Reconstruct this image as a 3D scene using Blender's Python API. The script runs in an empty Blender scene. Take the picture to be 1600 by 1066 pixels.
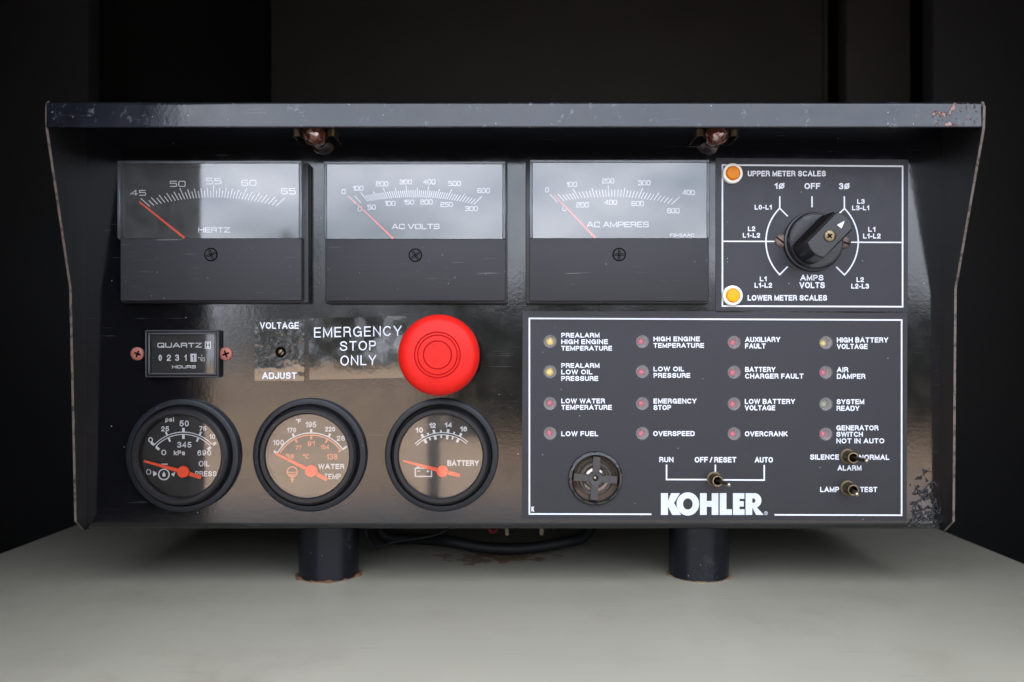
import bpy, bmesh, math, random
from mathutils import Vector, Matrix
from mathutils.geometry import tessellate_polygon
random.seed(7)
sc = bpy.context.scene
R = math.radians

# ------------------------------------------------------------------ camera
D = 0.5                     # metres from the lens to the face of the control panel
S = 0.0004                  # metres on the panel face for one photograph pixel (1600 wide)
VX, VY = 810.0, 560.0       # where the optical axis meets the face
cam = bpy.data.cameras.new('camera'); cam_ob = bpy.data.objects.new('camera', cam)
sc.collection.objects.link(cam_ob); sc.camera = cam_ob
cam.sensor_width = 36.0
cam.lens = 36.0 * D / (1600 * S)
cam.shift_x = -(VX - 800) / 1600; cam.shift_y = (VY - 533) / 1600
cam_ob.location = ((VX - 800) * S, -D, (533 - VY) * S)
cam_ob.rotation_euler = (R(90), 0, 0)
cam.clip_start = 0.01; cam.clip_end = 400
cam.dof.use_dof = True; cam.dof.focus_distance = D - 0.008; cam.dof.aperture_fstop = 7.0
CX, CZ = cam_ob.location.x, cam_ob.location.z

# ------------------------------------------------------------------ world and sun
SUN_EL = 21.3
world = bpy.data.worlds.new('World'); sc.world = world; world.use_nodes = True
wn = world.node_tree.nodes; wl = world.node_tree.links
sky = wn.new('ShaderNodeTexSky'); sky.sky_type = 'NISHITA'; sky.sun_disc = False
sky.sun_elevation = R(SUN_EL); sky.sun_rotation = R(12); sky.dust_density = 9.0; sky.air_density = .8; sky.ozone_density = .3
# thin broken cloud over the clear sky
tcw = wn.new('ShaderNodeTexCoord'); mpw = wn.new('ShaderNodeMapping'); mpw.inputs['Scale'].default_value = (1, 1, 2.6); wl.new(tcw.outputs['Generated'], mpw.inputs['Vector'])
cn = wn.new('ShaderNodeTexNoise'); cn.inputs['Scale'].default_value = 6.0; cn.inputs['Detail'].default_value = 6; cn.inputs['Roughness'].default_value = .55; wl.new(mpw.outputs[0], cn.inputs['Vector'])
cr = wn.new('ShaderNodeMapRange'); cr.inputs[1].default_value = .30; cr.inputs[2].default_value = .62; cr.inputs[3].default_value = .15; cr.inputs[4].default_value = 1.0; wl.new(cn.outputs['Fac'], cr.inputs[0])
cm = wn.new('ShaderNodeMix'); cm.data_type = 'RGBA'; wl.new(cr.outputs[0], cm.inputs[0]); wl.new(sky.outputs[0], cm.inputs[6]); cm.inputs[7].default_value = (5.6, 5.9, 6.6, 1)
wl.new(cm.outputs[2], wn['Background'].inputs[0]); wn['Background'].inputs[1].default_value = 0.15
sun = bpy.data.lights.new('sun', 'SUN'); sun.energy = 4.4; sun.angle = R(0.5); sun.color = (1.0, 0.93, 0.84)
sun_ob = bpy.data.objects.new('sun', sun); sc.collection.objects.link(sun_ob)
az = R(12); el = R(SUN_EL)
sun_ob.rotation_euler = Vector((math.sin(az) * math.cos(el), math.cos(az) * math.cos(el), math.sin(el))).to_track_quat('Z', 'Y').to_euler()
sun_ob.location = (0, 0, 5)
sc.view_settings.view_transform = 'Standard'; sc.view_settings.look = 'None'
sc.view_settings.exposure = 2.6; sc.view_settings.gamma = 1.0

# ------------------------------------------------------------------ mapping from photograph to place
def P(px, py, h=0.0):
    """point at height h (m) in front of the panel face that is seen at photograph pixel px, py"""
    k = 1 - h / D
    return Vector((CX + (px - VX) * S * k, -h, CZ - (py - VY) * S * k))
def LN(px, h=0.0): return px * S * (1 - h / D)

# ------------------------------------------------------------------ materials
def mat(name, col, rough=0.5, metal=0.0, spec=0.5, coat=0.0, coat_rough=0.1, bump=0.0, bscale=900.0, var=0.0, vscale=60.0,
        specks=0.0, speck_col=(0.5, 0.48, 0.45), trans=0.0, rvar=0.0, sss=0.0, alpha=1.0, col2=None, c2scale=25.0, c2lo=.55, c2hi=.7, scratch=0.0, scr_col=(.3, .3, .3), scr_rot=.5, scr_scale=28.0):
    m = bpy.data.materials.new(name); m.use_nodes = True
    nt = m.node_tree; n = nt.nodes; l = nt.links; b = n['Principled BSDF']
    b.inputs['Base Color'].default_value = (*col, 1); b.inputs['Roughness'].default_value = rough
    b.inputs['Metallic'].default_value = metal; b.inputs['Specular IOR Level'].default_value = spec
    b.inputs['Coat Weight'].default_value = coat; b.inputs['Coat Roughness'].default_value = coat_rough
    b.inputs['Transmission Weight'].default_value = trans; b.inputs['Alpha'].default_value = alpha
    if sss: b.inputs['Subsurface Weight'].default_value = sss; b.inputs['Subsurface Radius'].default_value = (.004, .002, .001)
    g = n.new('ShaderNodeNewGeometry'); pos = g.outputs['Position']
    def noise(sc_, det=4, rough_=.6):
        t = n.new('ShaderNodeTexNoise'); t.inputs['Scale'].default_value = sc_; t.inputs['Detail'].default_value = det
        t.inputs['Roughness'].default_value = rough_; l.new(pos, t.inputs['Vector']); return t.outputs['Fac']
    def ramp(src, lo, hi, a=0.0, bb=1.0):
        r = n.new('ShaderNodeMapRange'); r.inputs[1].default_value = lo; r.inputs[2].default_value = hi
        r.inputs[3].default_value = a; r.inputs[4].default_value = bb; r.clamp = True; l.new(src, r.inputs[0]); return r.outputs[0]
    def mix(f, a, c):
        x = n.new('ShaderNodeMix'); x.data_type = 'RGBA'
        if isinstance(f, float): x.inputs[0].default_value = f
        else: l.new(f, x.inputs[0])
        for s_, v in ((x.inputs[6], a), (x.inputs[7], c)):
            if isinstance(v, tuple): s_.default_value = (*v, 1)
            else: l.new(v, s_)
        return x.outputs[2]
    def mul(a, c):
        x = n.new('ShaderNodeMath'); x.operation = 'MULTIPLY'; l.new(a, x.inputs[0])
        if isinstance(c, float): x.inputs[1].default_value = c
        else: l.new(c, x.inputs[1])
        return x.outputs[0]
    cur = col
    if var: cur = mix(ramp(noise(vscale), .3, .7), tuple(c * (1 - var) for c in col), tuple(min(1, c * (1 + var)) for c in col))
    if col2: cur = mix(ramp(noise(c2scale, 8, .7), c2lo, c2hi), cur, col2)
    if specks:
        v = n.new('ShaderNodeTexVoronoi'); v.inputs['Scale'].default_value = 260.0; l.new(pos, v.inputs['Vector'])
        nearr = ramp(v.outputs['Distance'], .03, .10, 1, 0)
        w_ = n.new('ShaderNodeSeparateColor'); l.new(v.outputs['Color'], w_.inputs[0])
        pick = ramp(w_.outputs[0], 1 - specks, 1 - specks + .01)
        f = mul(mul(nearr, pick), ramp(w_.outputs[1], 0, 1, .15, 1))
        cur = mix(f, cur, speck_col)
    if scratch:  # sparse fine scratches: very stretched noise cut to threads, broken up by a second noise
        for rot in (scr_rot, -scr_rot * 1.7):
            mp = n.new('ShaderNodeMapping'); mp.inputs['Rotation'].default_value = (rot * .7, rot, rot); mp.inputs['Scale'].default_value = (1, 40, 40); l.new(pos, mp.inputs['Vector'])
            t = n.new('ShaderNodeTexNoise'); t.inputs['Scale'].default_value = scr_scale; t.inputs['Detail'].default_value = 1; l.new(mp.outputs[0], t.inputs['Vector'])
            cur = mix(mul(mul(ramp(t.outputs['Fac'], .70, .76), ramp(noise(45, 2), .5, .62)), float(scratch)), cur, scr_col)
    if not isinstance(cur, tuple): l.new(cur, b.inputs['Base Color'])
    if rvar: l.new(ramp(noise(vscale * 1.7, 6), .3, .75, max(.02, rough - rvar), rough + rvar), b.inputs['Roughness'])
    if bump:
        bn = n.new('ShaderNodeBump'); bn.inputs['Strength'].default_value = bump; bn.inputs['Distance'].default_value = .0004
        l.new(noise(bscale, 3), bn.inputs['Height']); l.new(bn.outputs[0], b.inputs['Normal'])
        if coat: l.new(bn.outputs[0], b.inputs['Coat Normal'])
    m['x'] = 0
    return m

def glass_mat(name, tint=(1, 1, 1), strength=1.8, rough=.02, dust_haze=0.0, dust_haze_col=(.5, .45, .4), spots=0.0):
    """thin clear pane: transparent with a Fresnel sheen and a film of dust"""
    m = bpy.data.materials.new(name); m.use_nodes = True; nt = m.node_tree; n = nt.nodes; l = nt.links
    n.remove(n['Principled BSDF']); out = n['Material Output']
    tr = n.new('ShaderNodeBsdfTransparent'); tr.inputs[0].default_value = (*tint, 1)
    gl = n.new('ShaderNodeBsdfGlossy'); gl.inputs['Roughness'].default_value = rough
    fr = n.new('ShaderNodeFresnel'); fr.inputs[0].default_value = 1.5
    mu = n.new('ShaderNodeMath'); mu.operation = 'MULTIPLY'; mu.inputs[1].default_value = strength; mu.use_clamp = True
    l.new(fr.outputs[0], mu.inputs[0])
    mx = n.new('ShaderNodeMixShader'); l.new(mu.outputs[0], mx.inputs[0]); l.new(tr.outputs[0], mx.inputs[1]); l.new(gl.outputs[0], mx.inputs[2])
    last = mx
    g = n.new('ShaderNodeNewGeometry')
    def layer(last, scale, lo, hi, amt, col):
        t = n.new('ShaderNodeTexNoise'); t.inputs['Scale'].default_value = scale; t.inputs['Detail'].default_value = 8; t.inputs['Roughness'].default_value = .7
        l.new(g.outputs['Position'], t.inputs['Vector'])
        r = n.new('ShaderNodeMapRange'); r.inputs[1].default_value = lo; r.inputs[2].default_value = hi; r.inputs[3].default_value = amt * .35; r.inputs[4].default_value = amt
        if lo > .56: r.inputs[3].default_value = 0
        l.new(t.outputs['Fac'], r.inputs[0])
        df = n.new('ShaderNodeBsdfDiffuse'); df.inputs[0].default_value = (*col, 1)
        m2 = n.new('ShaderNodeMixShader'); l.new(r.outputs[0], m2.inputs[0]); l.new(last.outputs[0], m2.inputs[1]); l.new(df.outputs[0], m2.inputs[2]); return m2
    if dust_haze: last = layer(last, 90, .35, .75, dust_haze, dust_haze_col)
    if spots: last = layer(last, 420, .62, .7, spots, (.03, .025, .02))
    l.new(last.outputs[0], out.inputs[0])
    return m

def region_mat(m, cx, cz, rx, rz, col_a, col_b, scale=260.0, bumpd=.003, lo=.45, hi=.55, cy=0.0, ry=None):
    """damage with a shape of its own: a chipped patch round cx, cz on the face"""
    nt = m.node_tree; n = nt.nodes; l = nt.links; b = n['Principled BSDF']
    g = n.new('ShaderNodeNewGeometry'); mp = n.new('ShaderNodeMapping'); l.new(g.outputs['Position'], mp.inputs['Vector'])
    mp.inputs['Location'].default_value = (-cx / rx, -cy / ry if ry else 0, -cz / rz); mp.inputs['Scale'].default_value = (1 / rx, 1 / ry if ry else 0, 1 / rz)
    ln = n.new('ShaderNodeVectorMath'); ln.operation = 'LENGTH'; l.new(mp.outputs[0], ln.inputs[0])
    t = n.new('ShaderNodeTexNoise'); t.inputs['Scale'].default_value = scale; t.inputs['Detail'].default_value = 5; l.new(g.outputs['Position'], t.inputs['Vector'])
    a = n.new('ShaderNodeMath'); a.operation = 'ADD'
    s1 = n.new('ShaderNodeMapRange'); s1.inputs[1].default_value = 1.0; s1.inputs[2].default_value = .3; s1.inputs[3].default_value = -.3; s1.inputs[4].default_value = .08; l.new(ln.outputs['Value'], s1.inputs[0])
    l.new(s1.outputs[0], a.inputs[0]); l.new(t.outputs['Fac'], a.inputs[1])
    r = n.new('ShaderNodeMapRange'); r.inputs[1].default_value = lo; r.inputs[2].default_value = hi; l.new(a.outputs[0], r.inputs[0])
    prev = b.inputs['Base Color'].links[0].from_socket if b.inputs['Base Color'].links else None
    t2 = n.new('ShaderNodeTexNoise'); t2.inputs['Scale'].default_value = scale * 2.5; l.new(g.outputs['Position'], t2.inputs['Vector'])
    c = n.new('ShaderNodeMix'); c.data_type = 'RGBA'; c.inputs[6].default_value = (*col_a, 1); c.inputs[7].default_value = (*col_b, 1)
    rr = n.new('ShaderNodeMapRange'); rr.inputs[1].default_value = .4; rr.inputs[2].default_value = .6; l.new(t2.outputs['Fac'], rr.inputs[0]); l.new(rr.outputs[0], c.inputs[0])
    x = n.new('ShaderNodeMix'); x.data_type = 'RGBA'; l.new(r.outputs[0], x.inputs[0]); l.new(c.outputs[2], x.inputs[7])
    if prev: l.new(prev, x.inputs[6])
    else: x.inputs[6].default_value = b.inputs['Base Color'].default_value
    l.new(x.outputs[2], b.inputs['Base Color'])
    if bumpd:
        bn = n.new('ShaderNodeBump'); bn.inputs['Distance'].default_value = bumpd; bn.inputs['Strength'].default_value = 1.0
        l.new(r.outputs[0], bn.inputs['Height'])
        if b.inputs['Normal'].links: l.new(b.inputs['Normal'].links[0].from_socket, bn.inputs['Normal'])
        l.new(bn.outputs[0], b.inputs['Normal'])

M = {}
M['paint'] = mat('gloss_black_paint', (.004, .004, .005), .12, scratch=.35, scr_col=(.10, .10, .11), spec=.75, bump=.07, bscale=420, specks=.10, rvar=.05, vscale=40)
region_mat(M['paint'], P(1446, 0).x, P(0, 815).z, .016, .050, (.003, .003, .004), (.03, .03, .035), 240, .0012, .47, .60)
M['hood'] = mat('scuffed_black_paint', (.008, .009, .013), .20, spec=.62, scratch=.6, scr_col=(.12, .12, .13), bump=.22, bscale=240, var=.4, vscale=35, specks=.35, col2=(.10, .11, .13), c2scale=150, c2lo=.60, c2hi=.72, rvar=.07)
region_mat(M['hood'], P(1490, 0, .043).x, P(0, 180, .043).z, .034, .02, (.22, .075, .035), (.15, .14, .14), 330, .0006, .63, .67)
M['inner'] = mat('hood_inside_black', (.006, .006, .006), .5, bump=.2, bscale=500, specks=.12)  # plain, rougher black on the inside of the hood
M['side'] = mat('side_plate_paint', (.006, .006, .0065), .38, bump=.2, bscale=500, specks=.10)
M['edge'] = mat('worn_steel_edge', (.11, .085, .07), .5, bump=.5, bscale=900, col2=(.02, .018, .017), c2scale=260, c2lo=.5, c2hi=.6)
M['plate'] = mat('charcoal_satin_plate', (.019, .019, .025), .40, spec=.35, bump=.05, bscale=1500, specks=.05, rvar=.05)
M['platex'] = mat('plate_edge', (.28, .28, .28), .5, col2=(.03, .03, .03), c2scale=300, c2lo=.45, c2hi=.55)
M['white'] = mat('white_print', (.64, .66, .71), .5)
M['logo'] = mat('silvery_white_print', (.55, .59, .65), .4, specks=.15, speck_col=(.2, .2, .2))
M['dialwhite'] = mat('white_dial_print', (.74, .74, .76), .5)
M['orange'] = mat('orange_dial_print', (.80, .26, .12), .5)
M['black'] = mat('black_dial', (.006, .006, .006), .55)
M['meter'] = mat('matte_black_plastic', (.024, .024, .027), .55, spec=.28, scratch=.5, scr_col=(.16, .16, .16), bump=.12, bscale=2500, specks=.16, speck_col=(.35, .35, .35))
M['meterbase'] = mat('black_meter_body', (.012, .012, .013), .45, bump=.08, bscale=1200, specks=.08)
M['groove'] = mat('screw_slot_shadow_black', (.001, .001, .001), .9, spec=.0)
M['pane'] = glass_mat('clear_meter_window', strength=3.5, rough=.05, dust_haze=.07, dust_haze_col=(.6, .6, .6))  # window haze is painted in as a thin grey film
M['rim'] = glass_mat('clear_plastic_edge', tint=(.55, .58, .62), strength=1.5, rough=.15, dust_haze=.16, dust_haze_col=(.5, .52, .56))
M['gaugeglass'] = glass_mat('gauge_glass', strength=2.8, rough=.04, dust_haze=.035, dust_haze_col=(.5, .42, .35), spots=.5)
M['cleanglass'] = glass_mat('clean_gauge_glass', strength=2.4, rough=.04, dust_haze=.02, dust_haze_col=(.5, .42, .35), spots=.15)
M['needle'] = mat('orange_red_needle', (.95, .09, .02), .5)
M['rubber'] = mat('dusty_black_rubber', (.012, .013, .017), .38, bump=.15, bscale=700, spec=.28, specks=.30, speck_col=(.3, .3, .32), rvar=.08)
M['bezel'] = mat('black_bezel', (.010, .010, .012), .35, spec=.35, bump=.06, bscale=900, specks=.08, speck_col=(.3, .3, .32))
M['red'] = mat('red_plastic', (.60, .011, .007), .40, spec=.2, col2=(.42, .008, .006), c2scale=60, c2lo=.55, c2hi=.8, bump=.08, bscale=700, specks=.16, speck_col=(.15, .01, .01), var=.06, vscale=40)
M['redgroove'] = mat('red_plastic_ring', (.46, .009, .007), .5)
M['gloss_label'] = mat('glossy_clear_label', (.008, .008, .008), .07, spec=1.0, coat=1.0, coat_rough=.03, bump=1.0, bscale=36)
M['gloss_label2'] = mat('glossy_smooth_label', (.010, .010, .010), .06, spec=.8, coat=1.0, coat_rough=.03, bump=.10, bscale=55)
M['brass'] = mat('dull_brass', (.27, .21, .13), .42, 1.0, bump=.3, bscale=900, col2=(.05, .04, .03), c2scale=300, c2lo=.5, c2hi=.7)
M['darkbrass'] = mat('tarnished_brass', (.13, .10, .06), .42, .9, bump=.2, bscale=900)
M['lever'] = mat('dark_steel_lever', (.05, .042, .03), .28, .7)
M['tip'] = mat('worn_lever_tip', (.5, .45, .33), .35, 1.0)
M['rust'] = mat('rusty_screw', (.16, .11, .09), .6, .3, bump=.6, bscale=600, col2=(.05, .035, .03), c2scale=250, c2lo=.45, c2hi=.6)
M['pink'] = mat('coppery_painted_screw', (.30, .10, .075), .55, .1, bump=.6, bscale=500, col2=(.20, .16, .13), c2scale=330, c2lo=.58, c2hi=.66)
M['weld'] = mat('rusty_weld_bead', (.17, .075, .03), .8, bump=1.0, bscale=300, col2=(.05, .03, .02), c2scale=170, c2lo=.45, c2hi=.6)
M['seal'] = mat('tan_sealant', (.26, .18, .10), .6, bump=.5, bscale=200)
M['post'] = mat('satin_black_post', (.004, .0045, .008), .26, spec=.35, bump=.25, bscale=300, specks=.2, var=.3, vscale=40, col2=(.025, .025, .028), c2scale=60, c2lo=.56, c2hi=.75)
M['knob'] = mat('black_bakelite', (.007, .007, .0085), .33, bump=.12, bscale=500, col2=(.05, .05, .05), c2scale=110, c2lo=.6, c2hi=.75)
M['amber_ring'] = mat('white_lamp_ring', (.80, .77, .68), .4)
M['amber1'] = mat('deep_amber_lens', (.66, .21, .0), .35, spec=.3, sss=.3)
M['amber2'] = mat('bright_amber_lens', (.95, .34, .0), .35, spec=.3, sss=.3)
M['buzz'] = mat('glossy_black_buzzer', (.006, .006, .006), .16, spec=.5, coat=.2, coat_rough=.05)
M['buzz2'] = mat('grille_tan_reflection', (.30, .26, .23), .13, .9, bump=.15, bscale=300)  # tan reflections on black plastic painted into the grille colour
M['buzzrib'] = mat('charcoal_grille_rib', (.035, .034, .035), .3)
M['ledred'] = mat('dark_pink_diode', (.80, .07, .14), .3)
M['ledyel'] = mat('yellow_diode', (1.0, .80, .15), .3)
M['ledgrn'] = mat('pale_green_diode', (.35, .42, .22), .3)
M['cup'] = mat('grey_lamp_cup', (.40, .37, .37), .6)
def frosted():
    m = bpy.data.materials.new('frosted_lens'); m.use_nodes = True; n = m.node_tree.nodes; l = m.node_tree.links
    b = n['Principled BSDF']; b.inputs['Base Color'].default_value = (.42, .41, .41, 1); b.inputs['Roughness'].default_value = .35
    tr = n.new('ShaderNodeBsdfTransparent'); tr.inputs[0].default_value = (.95, .93, .93, 1)
    mx = n.new('ShaderNodeMixShader'); mx.inputs[0].default_value = .22
    l.new(tr.outputs[0], mx.inputs[1]); l.new(b.outputs[0], mx.inputs[2]); l.new(mx.outputs[0], n['Material Output'].inputs[0]); return m
M['frost'] = frosted()
M['bulb'] = mat('rust_clouded_bulb_glass', (.16, .045, .03), .12, .55, coat=1.0, coat_rough=.05, bump=1.0, bscale=160, col2=(.45, .33, .28), c2scale=190, c2lo=.54, c2hi=.6)
M['cabinet'] = mat('greige_enamel', (.37, .345, .275), .36, scratch=.4, scr_col=(.22, .20, .17), scr_scale=12, col2=(.31, .28, .22), c2scale=16, c2lo=.5, c2hi=.75, bump=.12, bscale=160, var=.03, vscale=14, specks=.16, speck_col=(.10, .09, .07), rvar=.05)
region_mat(M['cabinet'], P(765, 0).x, 0, .085, 10, (.13, .045, .02), (.20, .14, .10), 150, .0002, .49, .56, .085, .035)
M['cable'] = mat('black_cable', (.006, .006, .006), .55, spec=.2, bump=.2, bscale=300)
M['redwire'] = mat('red_wire', (.10, .008, .006), .5, spec=.2)
M['creamwire'] = mat('cream_connector', (.16, .13, .09), .6, spec=.2)
M['digit'] = mat('white_number_wheel', (.75, .76, .78), .5)
M['wall'] = mat('brown_black_liner', (.0088, .0068, .0042), .8, bump=.5, bscale=120, var=.3, vscale=8)
M['wall2'] = mat('black_liner', (.004, .0036, .0033), .8, var=.3, vscale=6)
M['ground'] = mat('dry_tan_earth', (.40, .29, .20), .9, var=.25, vscale=.35)
M['concrete'] = mat('grey_concrete', (.24, .25, .28), .8, var=.15, vscale=2)
M['leaf'] = mat('dark_green_leaves', (.012, .016, .011), .7, var=.5, spec=.2, vscale=.7)
M['bark'] = mat('grey_brown_bark', (.12, .09, .07), .8)

# ------------------------------------------------------------------ objects
WL = {}
def link(o, parent, loc):
    sc.collection.objects.link(o)
    if parent is not None:
        o.parent = parent; o.location = loc - WL[parent.name]
    else: o.location = loc
    WL[o.name] = loc.copy()
    return o
def mk(name, vs, fs, m, parent=None, label=None, smooth=None, org=None, mats=None, fm=None):
    vs = [Vector(v) for v in vs]
    if org is None:
        mn = Vector([min(v[i] for v in vs) for i in range(3)]); mx = Vector([max(v[i] for v in vs) for i in range(3)]); org = (mn + mx) / 2
    me = bpy.data.meshes.new(name); me.from_pydata([v - org for v in vs], [], fs)
    me.materials.append(m)
    if mats:
        for q in mats: me.materials.append(q)
        for i, p in enumerate(me.polygons): p.material_index = fm[i]
    bm = bmesh.new(); bm.from_mesh(me)
    if smooth != 'print': bmesh.ops.recalc_face_normals(bm, faces=bm.faces)
    bm.to_mesh(me); bm.free()
    if smooth and smooth != 'print':
        me.shade_smooth(); me.set_sharp_from_angle(angle=R(smooth))
    o = bpy.data.objects.new(name, me); link(o, parent, org)
    if label: o['label'] = label
    return o
def empty(name, loc, label, cat):
    o = bpy.data.objects.new(name, None); o.empty_display_size = .05; link(o, None, Vector(loc)); o['label'] = label; o['category'] = cat; return o

def bevel_box(lo, hi, b=.001, seg=2):
    bm = bmesh.new(); bmesh.ops.create_cube(bm, size=1)
    for v in bm.verts: v.co = Vector([lo[i] + (v.co[i] + .5) * (hi[i] - lo[i]) for i in range(3)])
    if b: bmesh.ops.bevel(bm, geom=list(bm.edges), offset=b, segments=seg, profile=.5, affect='EDGES')
    vs = [v.co.copy() for v in bm.verts]; fs = [[v.index for v in f.verts] for f in bm.faces]; bm.free(); return vs, fs
def pbox(name, x0, y0, x1, y1, h0, h1, m, parent=None, b=.0006, label=None, seg=2):
    """box whose front outline is seen at pixels x0..x1, y0..y1; depth from height h0 to h1"""
    a = P(x0, y0, h1); c = P(x1, y1, h1)
    vs, fs = bevel_box((a.x, -h1, c.z), (c.x, -h0, a.z), b, seg)
    return mk(name, vs, fs, m, parent, label, 40)
def lathe(name, cx, cy, prof, m, parent=None, label=None, seg=64, smooth=35, hc=None, wob=None, mats=None, segm=None):
    """profile of (radius px at the face scale, height m) turned about the axis that meets height hc at pixel cx, cy"""
    c = P(cx, cy, hc or 0.0); vs = []; fs = []; fm = []
    for i in range(seg):
        a = 2 * math.pi * i / seg
        for j, (r, h) in enumerate(prof):
            rr = r * S * (wob(a, j) if wob else 1)
            vs.append((c.x + math.cos(a) * rr, -h, c.z + math.sin(a) * rr))
    k = len(prof)
    for i in range(seg):
        for j in range(k - 1):
            i2 = (i + 1) % seg
            fs.append([i * k + j, i * k + j + 1, i2 * k + j + 1, i2 * k + j]); fm.append(segm[j] if segm else 0)
    if prof[-1][0] > 1e-6: pass
    bm = None
    o = mk(name, vs, fs, m, parent, label, smooth, Vector((c.x, 0, c.z)), mats, fm if mats else None)
    b2 = bmesh.new(); b2.from_mesh(o.data); bmesh.ops.remove_doubles(b2, verts=b2.verts, dist=1e-6); b2.to_mesh(o.data); b2.free()
    return o
def tube(pts, r, seg=12, r2=None):
    vs = []; fs = []; n = len(pts); pts = [Vector(p) for p in pts]
    for i, p in enumerate(pts):
        t = (pts[min(i + 1, n - 1)] - pts[max(i - 1, 0)]).normalized()
        u = t.cross(Vector((0, 0, 1)) if abs(t.z) < .9 else Vector((1, 0, 0))).normalized(); w = t.cross(u)
        rr = r if r2 is None else r + (r2 - r) * i / (n - 1)
        for k in range(seg):
            a = 2 * math.pi * k / seg; vs.append(p + (u * math.cos(a) + w * math.sin(a)) * rr)
    for i in range(n - 1):
        for k in range(seg):
            k2 = (k + 1) % seg; fs.append([i * seg + k, i * seg + k2, (i + 1) * seg + k2, (i + 1) * seg + k])
    fs.append(list(range(seg))[::-1]); fs.append([(n - 1) * seg + k for k in range(seg)])
    return vs, fs
def smooth_path(pts, n=8, closed=False):
    out = []; m = len(pts); pts = [Vector(p) for p in pts]
    rng = range(m if closed else m - 1)
    for i in rng:
        p0 = pts[(i - 1) % m] if closed or i > 0 else pts[0]; p1 = pts[i]; p2 = pts[(i + 1) % m]; p3 = pts[(i + 2) % m] if closed or i + 2 < m else pts[-1]
        for k in range(n):
            t = k / n
            out.append(.5 * ((2 * p1) + (p2 - p0) * t + (2 * p0 - 5 * p1 + 4 * p2 - p3) * t * t + (3 * p1 - p0 - 3 * p2 + p3) * t ** 3))
    if not closed: out.append(pts[-1])
    return out
def join(parts):
    vs = []; fs = []
    for v, f in parts:
        o = len(vs); vs += list(v); fs += [[i + o for i in q] for q in f]
    return vs, fs

# ------------------------------------------------------------------ flat print: strokes, lettering
def rnd(pts, r, closed=False, n=5):
    """round the corners of a polyline; r is a number or a list"""
    out = []; m = len(pts)
    for i, p in enumerate(pts):
        ri = r[i] if isinstance(r, (list, tuple)) else r
        if (not closed and i in (0, m - 1)) or ri <= 0: out.append(p); continue
        a = Vector(pts[(i - 1) % m]); b = Vector(p); c = Vector(pts[(i + 1) % m])
        la = (a - b).length; lc = (c - b).length; q = min(ri, la * .5, lc * .5)
        s = b + (a - b) / la * q; e = b + (c - b) / lc * q
        for k in range(n + 1):
            t = k / n; v = s * (1 - t) ** 2 * 1 + b * 2 * t * (1 - t) + e * t * t; out.append((v.x, v.y))
    return out
def ell(cx, cy, rx, ry, a0=0, a1=360, n=18):
    return [(cx + rx * math.cos(R(a0 + (a1 - a0) * i / n)), cy + ry * math.sin(R(a0 + (a1 - a0) * i / n))) for i in range(n + (0 if a1 - a0 == 360 else 1))]
def sm(pts, n=4): return [(p.x, p.y) for p in smooth_path([(a, b, 0) for a, b in pts], n)]
SS = [(.62, .77), (.54, .93), (.32, 1), (.11, .93), (.04, .75), (.12, .6), (.33, .52), (.56, .42), (.65, .25), (.56, .07), (.33, 0), (.09, .08), (0, .26)]
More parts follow.
